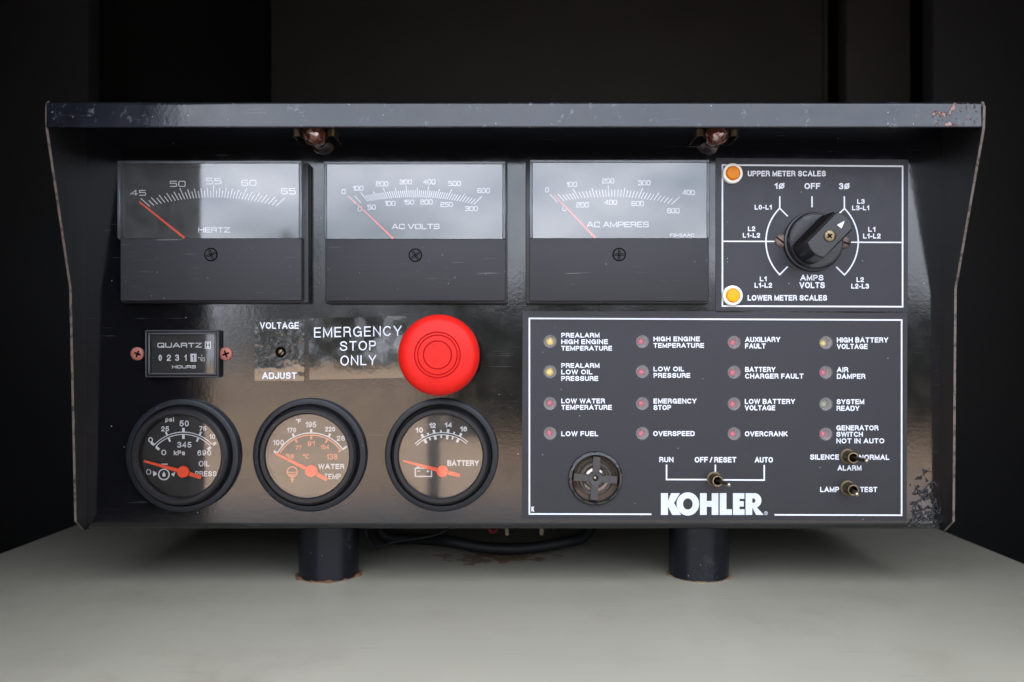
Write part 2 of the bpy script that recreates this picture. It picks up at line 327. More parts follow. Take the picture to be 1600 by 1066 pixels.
H = {  # neo-grotesque capitals: width, list of (points, closed)
 'A': (.76, [([(0, 0), (.38, 1), (.76, 0)], 0), ([(.13, .32), (.63, .32)], 0)]),
 'B': (.62, [(rnd([(0, 0), (0, 1), (.58, 1), (.58, .53), (0, .53)], [0, 0, .22, .22, 0]), 0), (rnd([(0, .53), (.62, .53), (.62, 0), (0, 0)], .24), 0)]),
 'C': (.70, [(ell(.37, .5, .37, .5, 42, 318), 0)]),
 'D': (.66, [(rnd([(0, 0), (0, 1), (.66, 1), (.66, 0)], [0, 0, .45, .45], True), 1)]),
 'E': (.56, [([(.56, 1), (0, 1), (0, 0), (.56, 0)], 0), ([(0, .52), (.52, .52)], 0)]),
 'F': (.54, [([(.54, 1), (0, 1), (0, 0)], 0), ([(0, .5), (.48, .5)], 0)]),
 'G': (.74, [(ell(.37, .5, .37, .5, 42, 330), 0), ([(.72, 0), (.72, .46), (.42, .46)], 0)]),
 'H': (.64, [([(0, 0), (0, 1)], 0), ([(.64, 0), (.64, 1)], 0), ([(0, .52), (.64, .52)], 0)]),
 'I': (.0, [([(0, 0), (0, 1)], 0)]),
 'J': (.48, [(rnd([(.48, 1), (.48, 0), (0, 0), (0, .3)], .28), 0)]),
 'K': (.64, [([(0, 0), (0, 1)], 0), ([(.60, 1), (0, .38)], 0), ([(.22, .6), (.64, 0)], 0)]),
 'L': (.50, [([(0, 1), (0, 0), (.5, 0)], 0)]),
 'M': (.78, [([(0, 0), (0, 1), (.39, .1), (.78, 1), (.78, 0)], 0)]),
 'N': (.64, [([(0, 0), (0, 1), (.64, 0), (.64, 1)], 0)]),
 'O': (.76, [(ell(.38, .5, .38, .5), 1)]),
 'P': (.58, [(rnd([(0, 0), (0, 1), (.58, 1), (.58, .46), (0, .46)], [0, 0, .27, .27, 0]), 0)]),
 'Q': (.76, [(ell(.38, .5, .38, .5), 1), ([(.45, .25), (.74, -.04)], 0)]),
 'R': (.62, [(rnd([(0, 0), (0, 1), (.58, 1), (.58, .50), (0, .50)], [0, 0, .25, .25, 0]), 0), (rnd([(.3, .5), (.56, .48), (.58, .2), (.64, 0)], .1), 0)]),
 'S': (.65, [(sm(SS), 0)]),
 'T': (.62, [([(0, 1), (.62, 1)], 0), ([(.31, 0), (.31, 1)], 0)]),
 'U': (.62, [(rnd([(0, 1), (0, 0), (.62, 0), (.62, 1)], .34), 0)]),
 'V': (.70, [([(0, 1), (.35, 0), (.7, 1)], 0)]),
 'W': (1.02, [([(0, 1), (.25, 0), (.51, 1), (.77, 0), (1.02, 1)], 0)]),
 'X': (.66, [([(0, 1), (.66, 0)], 0), ([(0, 0), (.66, 1)], 0)]),
 'Y': (.68, [([(0, 1), (.34, .42), (.68, 1)], 0), ([(.34, 0), (.34, .42)], 0)]),
 'Z': (.60, [([(0, 1), (.6, 1), (0, 0), (.6, 0)], 0)]),
 'Ø': (.76, [(ell(.38, .5, .34, .45), 1), ([(.04, -.02), (.72, 1.02)], 0)]),
 '0': (.50, [(ell(.25, .5, .25, .5), 1)]),
 '1': (.26, [([(0, .72), (.26, .98), (.26, 0)], 0)]),
 '2': (.52, [(sm([(.0, .7), (.07, .92), (.27, 1), (.46, .9), (.5, .7), (.4, .48), (.15, .25), (.0, .02)]), 0), ([(0, 0), (.52, 0)], 0)]),
 '3': (.52, [(sm([(.0, .82), (.12, .98), (.30, 1), (.48, .9), (.48, .66), (.38, .55), (.24, .53)]), 0), (sm([(.24, .53), (.44, .5), (.54, .28), (.46, .06), (.26, 0), (.08, .03), (-.02, .18)]), 0)]),
 '4': (.56, [([(.56, .27), (0, .27), (.42, 1), (.42, 0)], 0)]),
 '5': (.52, [([(.48, 1), (.1, 1), (.04, .5)], 0), (sm([(.04, .5), (.2, .62), (.42, .56), (.52, .33), (.43, .08), (.23, 0), (.05, .08), (0, .25)]), 0)]),
 '6': (.52, [(ell(.26, .31, .26, .31), 1), (sm([(.49, .8), (.38, .97), (.2, .95), (.05, .75), (.01, .4)]), 0)]),
 '7': (.50, [([(0, 1), (.5, 1), (.14, 0)], 0)]),
 '8': (.52, [(ell(.26, .76, .22, .24), 1), (ell(.26, .27, .26, .27), 1)]),
 '9': (.52, [(ell(.26, .69, .26, .31), 1), (sm([(.03, .2), (.14, .03), (.32, .05), (.47, .25), (.51, .6)]), 0)]),
 '-': (.28, [([(0, .36), (.28, .36)], 0)]),
 '/': (.34, [([(0, -.02), (.34, 1.02)], 0)]),
 '°': (.22, [(ell(.11, .86, .11, .14), 1)]),
 'k': (.44, [([(0, 0), (0, 1)], 0), ([(.42, .7), (0, .3)], 0), ([(.16, .45), (.44, 0)], 0)]),
 'a': (.46, [(rnd([(.04, .6), (.08, .72), (.42, .72), (.42, 0)], .15), 0), (ell(.2, .2, .2, .2), 1)]),
 'p': (.44, [([(0, -.25), (0, .72)], 0), (ell(.23, .36, .21, .36), 1)]),
 's': (.40, [(sm([(x * .6, y * .72) for x, y in SS]), 0)]),
 'i': (.0, [([(0, 0), (0, .72)], 0), ([(0, .95), (0, .99)], 0)]),
}
q = .24
X = {  # extended square-round face of the panel meters
 '0': (1, [(rnd([(0, 0), (0, 1), (1, 1), (1, 0)], q, True), 1)]),
 '1': (.35, [([(0, .78), (.35, 1), (.35, 0)], 0)]),
 '2': (1, [(rnd([(0, .78), (0, 1), (1, 1), (1, .53), (0, .53), (0, 0), (1, 0)], [0, q, q, q, q, 0, 0]), 0)]),
 '3': (1, [(rnd([(0, .8), (0, 1), (1, 1), (1, .53), (.3, .53)], q), 0), (rnd([(.3, .53), (1, .53), (1, 0), (0, 0), (0, .2)], q), 0)]),
 '4': (1.05, [([(.8, 0), (.8, 1), (0, .3), (1.05, .3)], 0)]),
 '5': (1, [(rnd([(.95, 1), (0, 1), (0, .58), (1, .58), (1, 0), (0, 0)], [0, 0, 0, q, q, 0]), 0)]),
 '6': (1, [(rnd([(.93, .88), (.93, 1), (0, 1), (0, 0), (1, 0), (1, .53), (0, .53)], [0, .1, q, q, q, q, 0]), 0)]),
 '8': (1, [(rnd([(.04, .54), (.04, 1), (.96, 1), (.96, .54)], q, True), 1), (rnd([(0, 0), (0, .54), (1, .54), (1, 0)], q, True), 1)]),
 'A': (1.15, [([(0, 0), (.5, 1), (.65, 1), (1.15, 0)], 0), ([(.18, .3), (.97, .3)], 0)]),
 'C': (1.05, [(rnd([(1.05, .8), (1.05, 1), (0, 1), (0, 0), (1.05, 0), (1.05, .2)], q), 0)]),
 'E': (.95, [([(.95, 1), (0, 1), (0, 0), (.95, 0)], 0), ([(0, .52), (.9, .52)], 0)]),
 'F': (.95, [([(.95, 1), (0, 1), (0, 0)], 0), ([(0, .5), (.85, .5)], 0)]),
 'H': (1.05, [([(0, 0), (0, 1)], 0), ([(1.05, 0), (1.05, 1)], 0), ([(0, .52), (1.05, .52)], 0)]),
 'L': (.85, [([(0, 1), (0, 0), (.85, 0)], 0)]),
 'M': (1.3, [([(0, 0), (0, 1), (.65, .05), (1.3, 1), (1.3, 0)], 0)]),
 'O': (1.1, [(rnd([(0, 0), (0, 1), (1.1, 1), (1.1, 0)], q, True), 1)]),
 'P': (1, [(rnd([(0, 0), (0, 1), (1, 1), (1, .42), (0, .42)], [0, 0, q, q, 0]), 0)]),
 'Q': (1.1, [(rnd([(0, 0), (0, 1), (1.1, 1), (1.1, 0)], q, True), 1), ([(.7, .3), (1.15, -.08)], 0)]),
 'R': (1, [(rnd([(0, 0), (0, 1), (1, 1), (1, .44), (0, .44)], [0, 0, q, q, 0]), 0), (rnd([(.6, .44), (.95, .42), (.98, 0)], .12), 0)]),
 'S': (1, [(rnd([(.98, .8), (.98, 1), (0, 1), (0, .53), (1, .53), (1, 0), (0, 0), (0, .2)], q), 0)]),
 'T': (1, [([(0, 1), (1, 1)], 0), ([(.5, 0), (.5, 1)], 0)]),
 'U': (1.05, [(rnd([(0, 1), (0, 0), (1.05, 0), (1.05, 1)], q), 0)]),
 'V': (1.1, [([(0, 1), (.5, 0), (.6, 0), (1.1, 1)], 0)]),
 'Z': (1, [([(0, 1), (1, 1), (0, 0), (1, 0)], 0)]),
 '=': (.6, [([(0, .3), (.6, .3)], 0), ([(0, .62), (.6, .62)], 0)]),
}
class Print:
    def __init__(s, h, step=2.5e-6): s.h = h; s.v = []; s.f = []; s.k = 0; s.step = step
    def face2(s, pts2, faces):
        h = s.h + s.k * s.step; s.k = (s.k + 1) % 24; o = len(s.v)
        s.v += [P(x, y, h) for x, y in pts2]; s.f += [[i + o for i in f] for f in faces]
    def line(s, pts, t, closed=False, cap=0.0):
        pts = [Vector((p[0], p[1])) for p in pts]; clean = [pts[0]]
        for p in pts[1:]:
            if (p - clean[-1]).length > 1e-4: clean.append(p)
        if closed and (clean[0] - clean[-1]).length < 1e-4: clean.pop()
        pts = clean; n = len(pts)
        if n < 2: return
        if not closed and cap:
            d = (pts[0] - pts[1]).normalized() * cap; e = (pts[-1] - pts[-2]).normalized() * cap; pts[0] = pts[0] + d; pts[-1] = pts[-1] + e
        a = []
        for i in range(n):
            p = pts[i]
            d1 = (p - pts[i - 1]).normalized() if (closed or i > 0) else None; d2 = (pts[(i + 1) % n] - p).normalized() if (closed or i < n - 1) else None
            if d1 is None: d1 = d2
            if d2 is None: d2 = d1
            n1 = Vector((-d1.y, d1.x)); n2 = Vector((-d2.y, d2.x)); m_ = n1 + n2
            if m_.length < 1e-3: m_ = n1
            m_.normalize(); c = max(m_.dot(n1), .42); m_ = m_ * (t / 2 / c)
            a += [(p.x + m_.x, p.y + m_.y), (p.x - m_.x, p.y - m_.y)]
        fs = [[2 * i, 2 * i + 1, 2 * ((i + 1) % n) + 1, 2 * ((i + 1) % n)] for i in range(n if closed else n - 1)]
        s.face2(a, fs)
    def poly(s, loops):
        vl = [[Vector((x, y, 0)) for x, y in lp] for lp in loops]; flat = [(v.x, v.y) for lp in vl for v in lp]
        s.face2(flat, [list(t) for t in tessellate_polygon(vl)])
    def disc(s, cx, cy, r, n=24): s.face2([(cx + r * math.cos(2 * math.pi * i / n), cy + r * math.sin(2 * math.pi * i / n)) for i in range(n)], [list(range(n))])
    def rect(s, x0, y0, x1, y1): s.face2([(x0, y0), (x1, y0), (x1, y1), (x0, y1)], [[0, 1, 2, 3]])
    def text(s, txt, x0, x1, y0, y1, t=None, font=H, gap=None, tilt=0.0, desc=False, space=None):
        hgt = y1 - y0; t = t if t else hgt * .205
        em = hgt - t; gap = (.34 if font is H else .34) if gap is None else gap; space = (.42 if font is H else .5) if space is None else space
        w = 0; items = []
        for ch in txt:
            if ch == ' ': w += space; continue
            gw, st = font[ch]; items.append((w, st)); w += gw + gap
        w -= gap
        k = (x1 - x0 - t) / w if w > 0 else em
        for ox, st in items:
            for pts, closed in st:
                pp = [(x0 + t / 2 + (ox + a) * k, y1 - t / 2 - b * em + tilt * (((ox + a) * k) - (x1 - x0) / 2)) for a, b in pts]
                s.line(pp, t, bool(closed), 0 if closed else t * .45)
        return s
    def build(s, name, m, parent, label=None):
        # every face looks towards the camera
        fs = []
        for f in s.f:
            a, b, c = (s.v[i] for i in f[:3]); nn = (b - a).cross(c - a)
            fs.append(f if nn.y < 0 else f[::-1])
        return mk(name, s.v, fs, m, parent, label, 'print')
def lettering(txts, m, parent, h, **kw):
    p = Print(h)
    for a in txts: p.text(*a[:5], **{**kw, **(a[5] if len(a) > 5 else {})})
    return p.build('lettering', m, parent)
def sheet(name, outline, holes, h, m, parent, thick=0.0, label=None):
    """flat sheet with real holes, seen at the outline's pixels; thick > 0 adds the edge behind it"""
    loops = [outline] + holes
    vl = [[Vector((x, y, 0)) for x, y in lp] for lp in loops]; flat = [p for lp in loops for p in lp]
    vs = [P(x, y, h) for x, y in flat]; fs = []
    for t in tessellate_polygon(vl):
        a, b, c = (vs[i] for i in t); fs.append(list(t) if (b - a).cross(c - a).y < 0 else list(t)[::-1])
    if thick:
        n = len(vs); vs += [v + Vector((0, thick, 0)) for v in vs]; o = 0
        for lp in loops:
            k = len(lp)
            for i in range(k): j = (i + 1) % k; fs.append([o + i, o + j, n + o + j, n + o + i])
            o += k
    return mk(name, vs, fs, m, parent, label, None)
def circ(cx, cy, r, n=28): return [(cx + r * math.cos(2 * math.pi * i / n), cy + r * math.sin(2 * math.pi * i / n)) for i in range(n)]

# ================================================================== setting: the enclosure and what lies in front of it
def struct(o): o['kind'] = 'structure'; return o
OY = -.30                                   # plane of the enclosure's opening
GZ = CZ - 1.35                              # ground level
def wbox(name, lo, hi, m, parent=None, b=.004): 
    vs, fs = bevel_box(lo, hi, b, 2); return mk(name, vs, fs, m, parent, None, 40)
TOPZ = CZ + 1.30
OPL, OPR, OPT, OPB = -.302, .47, CZ + .60, CZ - .30  # unseen opening, sized for the light and reflections on the panel
struct(wbox('roof', (-1.3, OY - .02, TOPZ - .04), (1.5, .95, TOPZ), M['wall2']))
struct(wbox('enclosure_floor', (-1.24, OY + .05, GZ + .02), (1.44, .85, GZ + .10), M['wall2']))
struct(wbox('wall_left', (-1.3, OY, GZ + .02), (-1.25, .90, TOPZ - .045), M['wall2']))
struct(wbox('wall_right', (1.45, OY, GZ + .02), (1.5, .90, TOPZ - .045), M['wall2']))
bw = struct(wbox('back_wall', (-1.24, .84, GZ + .11), (1.44, .90, TOPZ - .05), M['wall2']))
for nm, a, c in (('front_frame', (-1.245, OY, GZ + .11), (OPL, OY + .04, TOPZ - .05)), ('front_frame', (OPR, OY, GZ + .11), (1.445, OY + .04, TOPZ - .05)),
                 ('front_frame', (OPL + .001, OY, OPT), (OPR - .001, OY + .04, TOPZ - .05)), ('front_frame', (OPL + .001, OY, GZ + .11), (OPR - .001, OY + .04, OPB))):
    struct(wbox(nm, a, c, M['wall2']))
# liner panels and ribs on the back wall, seen above the hood
def back(name, x0, x1, hb, m, thick=.03):
    a = P(x0, -330, -hb); c = P(x1, 1150, -hb)
    vs, fs = bevel_box((a.x, hb, c.z), (c.x, hb + thick, a.z), .004, 2); return mk(name, vs, fs, m, bw, None, 40)
back('liner_panel', 422, 1292, .55, M['wall'])
back('liner_panel', 1322, 1424, .55, M['wall'])
back('corner_rib', 1458, 1700, .50, M['wall2'])
back('corner_rib', -160, 138, .50, M['wall2'])
back('edge_strip', 1288, 1294, .54, M['wall'], .01)

g = 220.0
struct(mk('ground', [(-g, 30, GZ), (g, 30, GZ), (g, -g, GZ), (-g, -g, GZ)], [[0, 1, 2, 3]], M['ground']))
struct(mk('added_apron', [(-5, 1.5, GZ + .006), (6, 1.5, GZ + .006), (6, -7.1, GZ + .006), (-5, -7.1, GZ + .006)], [[0, 1, 2, 3]], M['concrete']))  # unseen bluish-grey slab added to cool the lower panel's reflections
bol = empty('added_post', (-.62, -5.4, GZ + .006), 'dark post added for the dark streak mirrored in the battery gauge', 'post')  # unseen post added to mirror as a dark streak in the gauge
vs, fs = tube([(-.62, -5.4, GZ + .008), (-.62, -5.4, GZ + .5), (-.62, -5.4, GZ + .98)], .045, 20); mk('shaft', vs, fs, M['side'], bol, None, 40)
vs, fs = tube([(-.62, -5.4, GZ + .985), (-.62, -5.4, GZ + 1.0), (-.62, -5.4, GZ + 1.02)], .05, 20, .03); mk('cap', vs, fs, M['side'], bol, None, 40)
# long dark hedge added to darken reflections in the lower panel
hv = []; hf = []
v_, f_ = bevel_box((-1.2, -14.2, GZ + .01), (9.5, -13.1, GZ + 2.2), .1, 2); hv += v_; hf += f_
for i in range(5200):
    x = random.uniform(-1.35, 9.6); top_ = random.random() < .3
    c = Vector((x, random.uniform(-14.2, -13.0) if top_ else random.uniform(-13.15, -12.95), GZ + (random.uniform(2.15, 2.4) + .08 * math.sin(x * 2.3) if top_ else random.uniform(.05, 2.25))))
    s_ = random.uniform(.05, .11); u = Vector([random.uniform(-1, 1) for _ in range(3)]).normalized(); w = u.cross(Vector([random.uniform(-1, 1) for _ in range(3)])).normalized()
    o = len(hv); hv += [c + u * s_, c + w * s_, c - u * s_, c - w * s_]; hf.append([o, o + 1, o + 2, o + 3])
stand_in_hedge = mk('stand_in_hedge', hv, hf, M['leaf']); stand_in_hedge['label'] = 'long dark leafy mass added to darken reflections in the lower panel'; stand_in_hedge['category'] = 'stand_in_hedge'
# the far wood that the glass mirrors
tv = []; tf = []
for i in range(34):
    x = -120 + i * 7.2 + random.uniform(-2, 2); y = -95 + random.uniform(-6, 6)
    hh = random.choice([8, 10, 12, 15, 7]) * random.uniform(.85, 1.15)
    for k in range(170):
        a = random.uniform(0, 6.28); r = 6.5 * random.random() ** .5; z = random.random() ** .8
        c = Vector((x + math.cos(a) * r * (1.15 - z * .8), y + math.sin(a) * r, GZ + .3 + z * hh))
        s_ = random.uniform(.5, 1.2); u = Vector([random.uniform(-1, 1) for _ in range(3)]).normalized(); w = u.cross(Vector([random.uniform(-1, 1) for _ in range(3)])).normalized()
        o = len(tv); tv += [c + u * s_, c + w * s_, c - u * s_, c - w * s_]; tf.append([o, o + 1, o + 2, o + 3])
    t_ = tube([(x, y, GZ), (x + .1, y, GZ + hh * .7)], .35, 6, .15); o = len(tv); tv += t_[0]; tf += [[j + o for j in f] for f in t_[1]]
wood = mk('tree_line', tv, tf, M['leaf']); wood['kind'] = 'stuff'

# ================================================================== cabinet under the panel
POST_H = -.040                              # posts stand 40 mm behind the face
CABZ = P(0, 897, POST_H).z
cab = empty('generator_cabinet', (CX - .01, -.05, CABZ - .3), 'pale grey-beige painted metal cabinet top the control panel stands on', 'cabinet')
cabL, cabR = CX - .389, CX + .361
vs, fs = bevel_box((cabL, -.245, CABZ - .05), (cabR, .25, CABZ), .004, 3)
mk('top_plate', vs, fs, M['cabinet'], cab, None, 40)
vs, fs = bevel_box((cabL + .006, -.240, GZ + .11), (cabR - .006, .244, CABZ - .051), .003, 2)
mk('body', vs, fs, M['cabinet'], cab, None, 40)

# ================================================================== control panel
XL, XR = 135.5, 1472.0                      # face edges
HD = .043                                   # depth of the hood
panel = empty('control_console', P(804, 828, -.08), 'black sheet-metal control panel with hood, meters, gauges and indicator lamps, on two posts', 'control panel')

LEDX = [859.4, 1003.5, 1146.7, 1290.1]; LEDY = [[533.9, 581.0, 630.8, 677.2], [534.1, 581.0, 630.9, 677.3], [535.2, 581.9, 631.3, 678.0], [535.7, 582.1, 631.7, 678.5]]
holes = [circ(LEDX[c], LEDY[c][r], 9.6, 20) for c in range(4) for r in range(4)]
holes += [circ(930.3, 747.5, 36, 32), circ(438.4, 550.2, 8.6, 20)]
sheet('front_panel', [(XL, 190), (XR, 190), (XR, 817), (XL, 817)], holes, 0.0, M['paint'], panel)
# folded lower edge, underside, back and top of the box in one sheet
prof = [(0.0, P(0, 817).z)]
rr = 11 * S
for k in range(1, 9): a = R(90 * k / 8); prof.append((rr * (1 - math.cos(a)), P(0, 817).z - rr * math.sin(a)))
prof += [(.16, prof[-1][1]), (.16, P(0, 190).z), (0.0002, P(0, 190).z)]
x0 = P(XL, 0).x; x1 = P(XR, 0).x; vs = []; fs = []
for y, z in prof: vs += [(x0, y, z), (x1, y, z)]
for i in range(len(prof) - 1): fs.append([2 * i, 2 * i + 1, 2 * i + 3, 2 * i + 2])
mk('housing', vs, fs, M['paint'], panel, None, 30)
# hood: top sheet, front lip folded down, rounded fold
zt = P(0, 158.5, HD).z; zb = P(0, 199, HD).z; r_ = .0022
pr = [(.12, zt)] + [(-HD + r_ - r_ * math.sin(R(a)), zt - r_ + r_ * math.cos(R(a))) for a in range(0, 91, 15)] + [(-HD, zt - r_ - .0003), (-HD, zb + .0008), (-HD, zb + .0004), (-HD + .0004, zb), (-HD + .0012, zb), (-HD + .0016, zb + .0004), (-HD + .0016, zt - .0022), (.12, zt - .0018)]
vs = []; fs = []
hx0 = x0 + .0002; hx1 = x1 - .0002; nn = 1
for y, z in pr: vs += [(hx0, y, z), (hx1, y, z)]
m_ = len(pr)
for i in range(m_): j = (i + 1) % m_; fs.append([2 * i, 2 * i + 1, 2 * j + 1, 2 * j])
fs.append([2 * i for i in range(m_)]); fs.append([2 * i + 1 for i in range(m_)][::-1])
fm = [0] * len(fs)
for i in range(m_):
    if i >= 13: fm[i] = 1
mk('hood', vs, fs, M['hood'], panel, None, 50, None, [M['inner']], fm)
# side plates with their thin worn edges
def side(sgn):
    xa = x0 if sgn < 0 else x1
    ox = P(0, 0).x * 0 + (-1 if sgn < 0 else 1) * .0015
    def Y(px): # height that puts the plate edge at this pixel column
        v = (xa + ox / 2 - CX) / S; return D * (1 - abs(v) / abs(px - VX))
    cols = [(75.5, 158), (72.5, 166), (73, 200), (110, 450), (118, 815)] if sgn < 0 else [(1535, 159), (1538, 167), (1537, 201), (1493, 452), (1490, 815)]
    pts = []
    for px, py in cols:
        h = Y(px); h = min(max(h, 0), HD + .0015); pts.append((-h, P(0, py, h).z))
    out = [(.16, pts[0][1])] + pts
    out = [(out[0][0], out[0][1])] + [(a, b) for a, b in pts]
    out += [(-.002, P(0, 829, .002).z), (.16, P(0, 829).z)]
    e = .0009 * 1.6
    vs = []; fs = []; n = len(out)
    for y, z in out: vs += [(xa, y, z), (xa + ox, y, z)]
    fs.append([2 * i for i in range(n)]); fs.append([2 * i + 1 for i in range(n)][::-1])
    fm = [0, 0]
    for i in range(n):
        j = (i + 1) % n; fs.append([2 * i, 2 * i + 1, 2 * j + 1, 2 * j]); fm.append(1)
    mk('side_plate', vs, fs, M['side'], panel, None, None, None, [M['edge']], fm)
side(-1); side(1)

# posts with weld bead / sealant ring
def post(px, m2, nm):
    c = P(px, 897, POST_H); c.z = CABZ; r = 46 * S * (1 - POST_H / D); zt_ = P(0, 826, 0).z + .001
    n = 48; vs = []; fs = []
    rows = [(r, CABZ - .002), (r, CABZ + .003), (r, zt_ - .010), (r * 1.03, zt_ - .006), (r * 1.03, zt_)]
    for i in range(n):
        a = 2 * math.pi * i / n
        for q_, z in rows: vs.append((c.x + math.cos(a) * q_, c.y + math.sin(a) * q_, z))
    k = len(rows)
    for i in range(n):
        for j in range(k - 1): i2 = (i + 1) % n; fs.append([i * k + j, i2 * k + j, i2 * k + j + 1, i * k + j + 1])
    p_ = mk('support_post', vs, fs, M['post'], panel, None, 40)
    vs = []; fs = []; n = 90; k = 8; rnd_ = random.Random(px)
    ph = [rnd_.uniform(0, 6) for _ in range(4)]
    for i in range(n):
        a = 2 * math.pi * i / n; w = .0013 * (1 + .35 * math.sin(5 * a + ph[0]) + .3 * math.sin(11 * a + ph[1]) + .25 * math.sin(23 * a + ph[2]))
        if nm == 'sealant_ring': w *= 1.0
        for j in range(k):
            b = math.pi * j / (k - 1); rr_ = r + w * 1.0 * math.cos(b) + w * .5; zz = CABZ + w * (.9 if nm == 'weld_bead' else .45) * math.sin(b) - .0003
            vs.append((c.x + math.cos(a) * rr_, c.y + math.sin(a) * rr_, zz))
    for i in range(n):
        for j in range(k - 1): i2 = (i + 1) % n; fs.append([i * k + j, i * k + j + 1, i2 * k + j + 1, i2 * k + j])
    mk(nm, vs, fs, m2, p_, None, 60)
post(514, M['weld'], 'weld_bead'); post(1091.5, M['seal'], 'sealant_ring')

# ------------------------------------------------------------------ large panel meters
def cross_screw(px, py, r, h, parent, rot, m):
    lathe('adjusting_screw', px, py, [(r + 1.4, h - .0006), (r + 1.4, h + .00008), (r, h + .00005), (r, h - .0001), (r - .4, h + .0003), (.0, h + .0003)], m, parent, None, 32, 30, h, mats=[M['groove']], segm=[0, 1, 1, 1, 0])
    p = Print(h + .00042)
    for a in (rot, rot + 90):
        d = Vector((math.cos(R(a)), math.sin(R(a)))) * (r * .92); w = Vector((-d.y, d.x)).normalized() * 1.1
        for sg in (-1, 1): p.line([(px - d.x + w.x * sg, py - d.y + w.y * sg), (px + d.x + w.x * sg, py + d.y + w.y * sg)], 1.0)
    p.build('screw_slot', M['groove'], parent)
WH = .0125                                   # height of the clear window over the face
def panel_meter(base, win, low, scr, rot, label, texts, ticks, needle, textt):
    b = pbox('panel_meter', *base, 0.0, .0065, M['meterbase'], panel, .0008, label)
    # dial behind the window
    d = Print(.0068); d.rect(win[0] + 3, win[1] + 3, win[2] - 3, win[3] + 2); d.build('dial', M['black'], b)
    pr_ = Print(.0070)
    for t in texts: pr_.text(t[0], *t[1], font=X, t=t[2] if len(t) > 2 else textt)
    pr_.build('lettering', M['dialwhite'], b)
    tk = Print(.0071)
    for a, c, t in ticks: tk.line([a, c], t)
    tk.build('scale_marks', M['dialwhite'], b)
    nd = Print(.0085); (ax, ay), (bx, by), t0, t1 = needle
    dv = Vector((bx - ax, by - ay)).normalized(); nv = Vector((-dv.y, dv.x))
    nd.face2([(ax + nv.x * t0 / 2, ay + nv.y * t0 / 2), (ax - nv.x * t0 / 2, ay - nv.y * t0 / 2), (bx - nv.x * t1 / 2, by - nv.y * t1 / 2), (bx + nv.x * t1 / 2, by + nv.y * t1 / 2)], [[0, 1, 2, 3]])
    nd.build('needle', M['needle'], b)
    # clear moulded window: pane plus its raised edges
    pn = Print(WH); pn.rect(win[0] + 5, win[1] + 5, win[2] - 5, win[3]); pn.build('window', M['pane'], b)
    x0_, y0_, x1_, y1_ = win
    rim = []
    for q_ in ((x0_, y0_, x1_, y0_ + 4.6), (x0_, y0_ + 4.8, x0_ + 4.8, y1_), (x1_ - 4.8, y0_ + 4.8, x1_, y1_)):
        a = P(q_[0], q_[1], WH + .0004); c = P(q_[2], q_[3], WH + .0004)
        rim.append(bevel_box((a.x, -WH - .0004, c.z), (c.x, -.0069, a.z), .0004, 1))
    vs, fs = join(rim); mk('window_rim', vs, fs, M['rim'], b, None, 40)
    pbox('lower_cover', *low, .0066, WH + .0006, M['meter'], b, .0006)
    cross_screw(scr[0], scr[1], 9.0, WH + .0006, b, rot, M['meter'])
    return b
# 0-65 Hz
tk = []
def mtick(pvx, pvy, ang, base_fn, ln, t=1.35):
    # inner end where the ray from the pivot meets the flat arc, outer end ln further on
    s_ = math.sin(R(ang)); c_ = math.cos(R(ang)); r = 100.0
    for _ in range(30):
        x = pvx + s_ * r; y = pvy - c_ * r; r += (y - base_fn(x)) / max(c_, .3) * .8
    return ((pvx + s_ * r, pvy - c_ * r), (pvx + s_ * (r + ln), pvy - c_ * (r + ln)), t)
fh = lambda x: 308.7 + 13.7 * ((x - 333.7) / 98.6) ** 2
for i in range(41):
    a = -48 + 24 * i / 10 if i <= 20 else 23.6 * (i - 20) / 10
    tk.append(mtick(333.7, 412.5, a, fh, 19.0 if i % 10 == 0 else (15.0 if i % 2 == 0 else 11.0), 1.35))
panel_meter((189, 254.5, 482, 473.5), (182.7, 250.8, 471.8, 372.4), (187.9, 373, 471.1, 469.6), (329.7, 398), 160, 'frequency meter reading in hertz with a 45 to 65 scale',
    [('45', (203.9, 228.2, 297, 306)), ('50', (265.5, 289.9, 282.8, 292)), ('55', (321.8, 346.1, 278.3, 288)), ('60', (377, 400.6, 281.4, 290.4)), ('65', (438.9, 462.3, 294, 303.7)), ('HERTZ', (309.7, 359.2, 355.3, 363.6), 1.5)],
    tk, ((217.8, 315.5), (288.5, 372.2), 2.6, 3.6), 1.25)
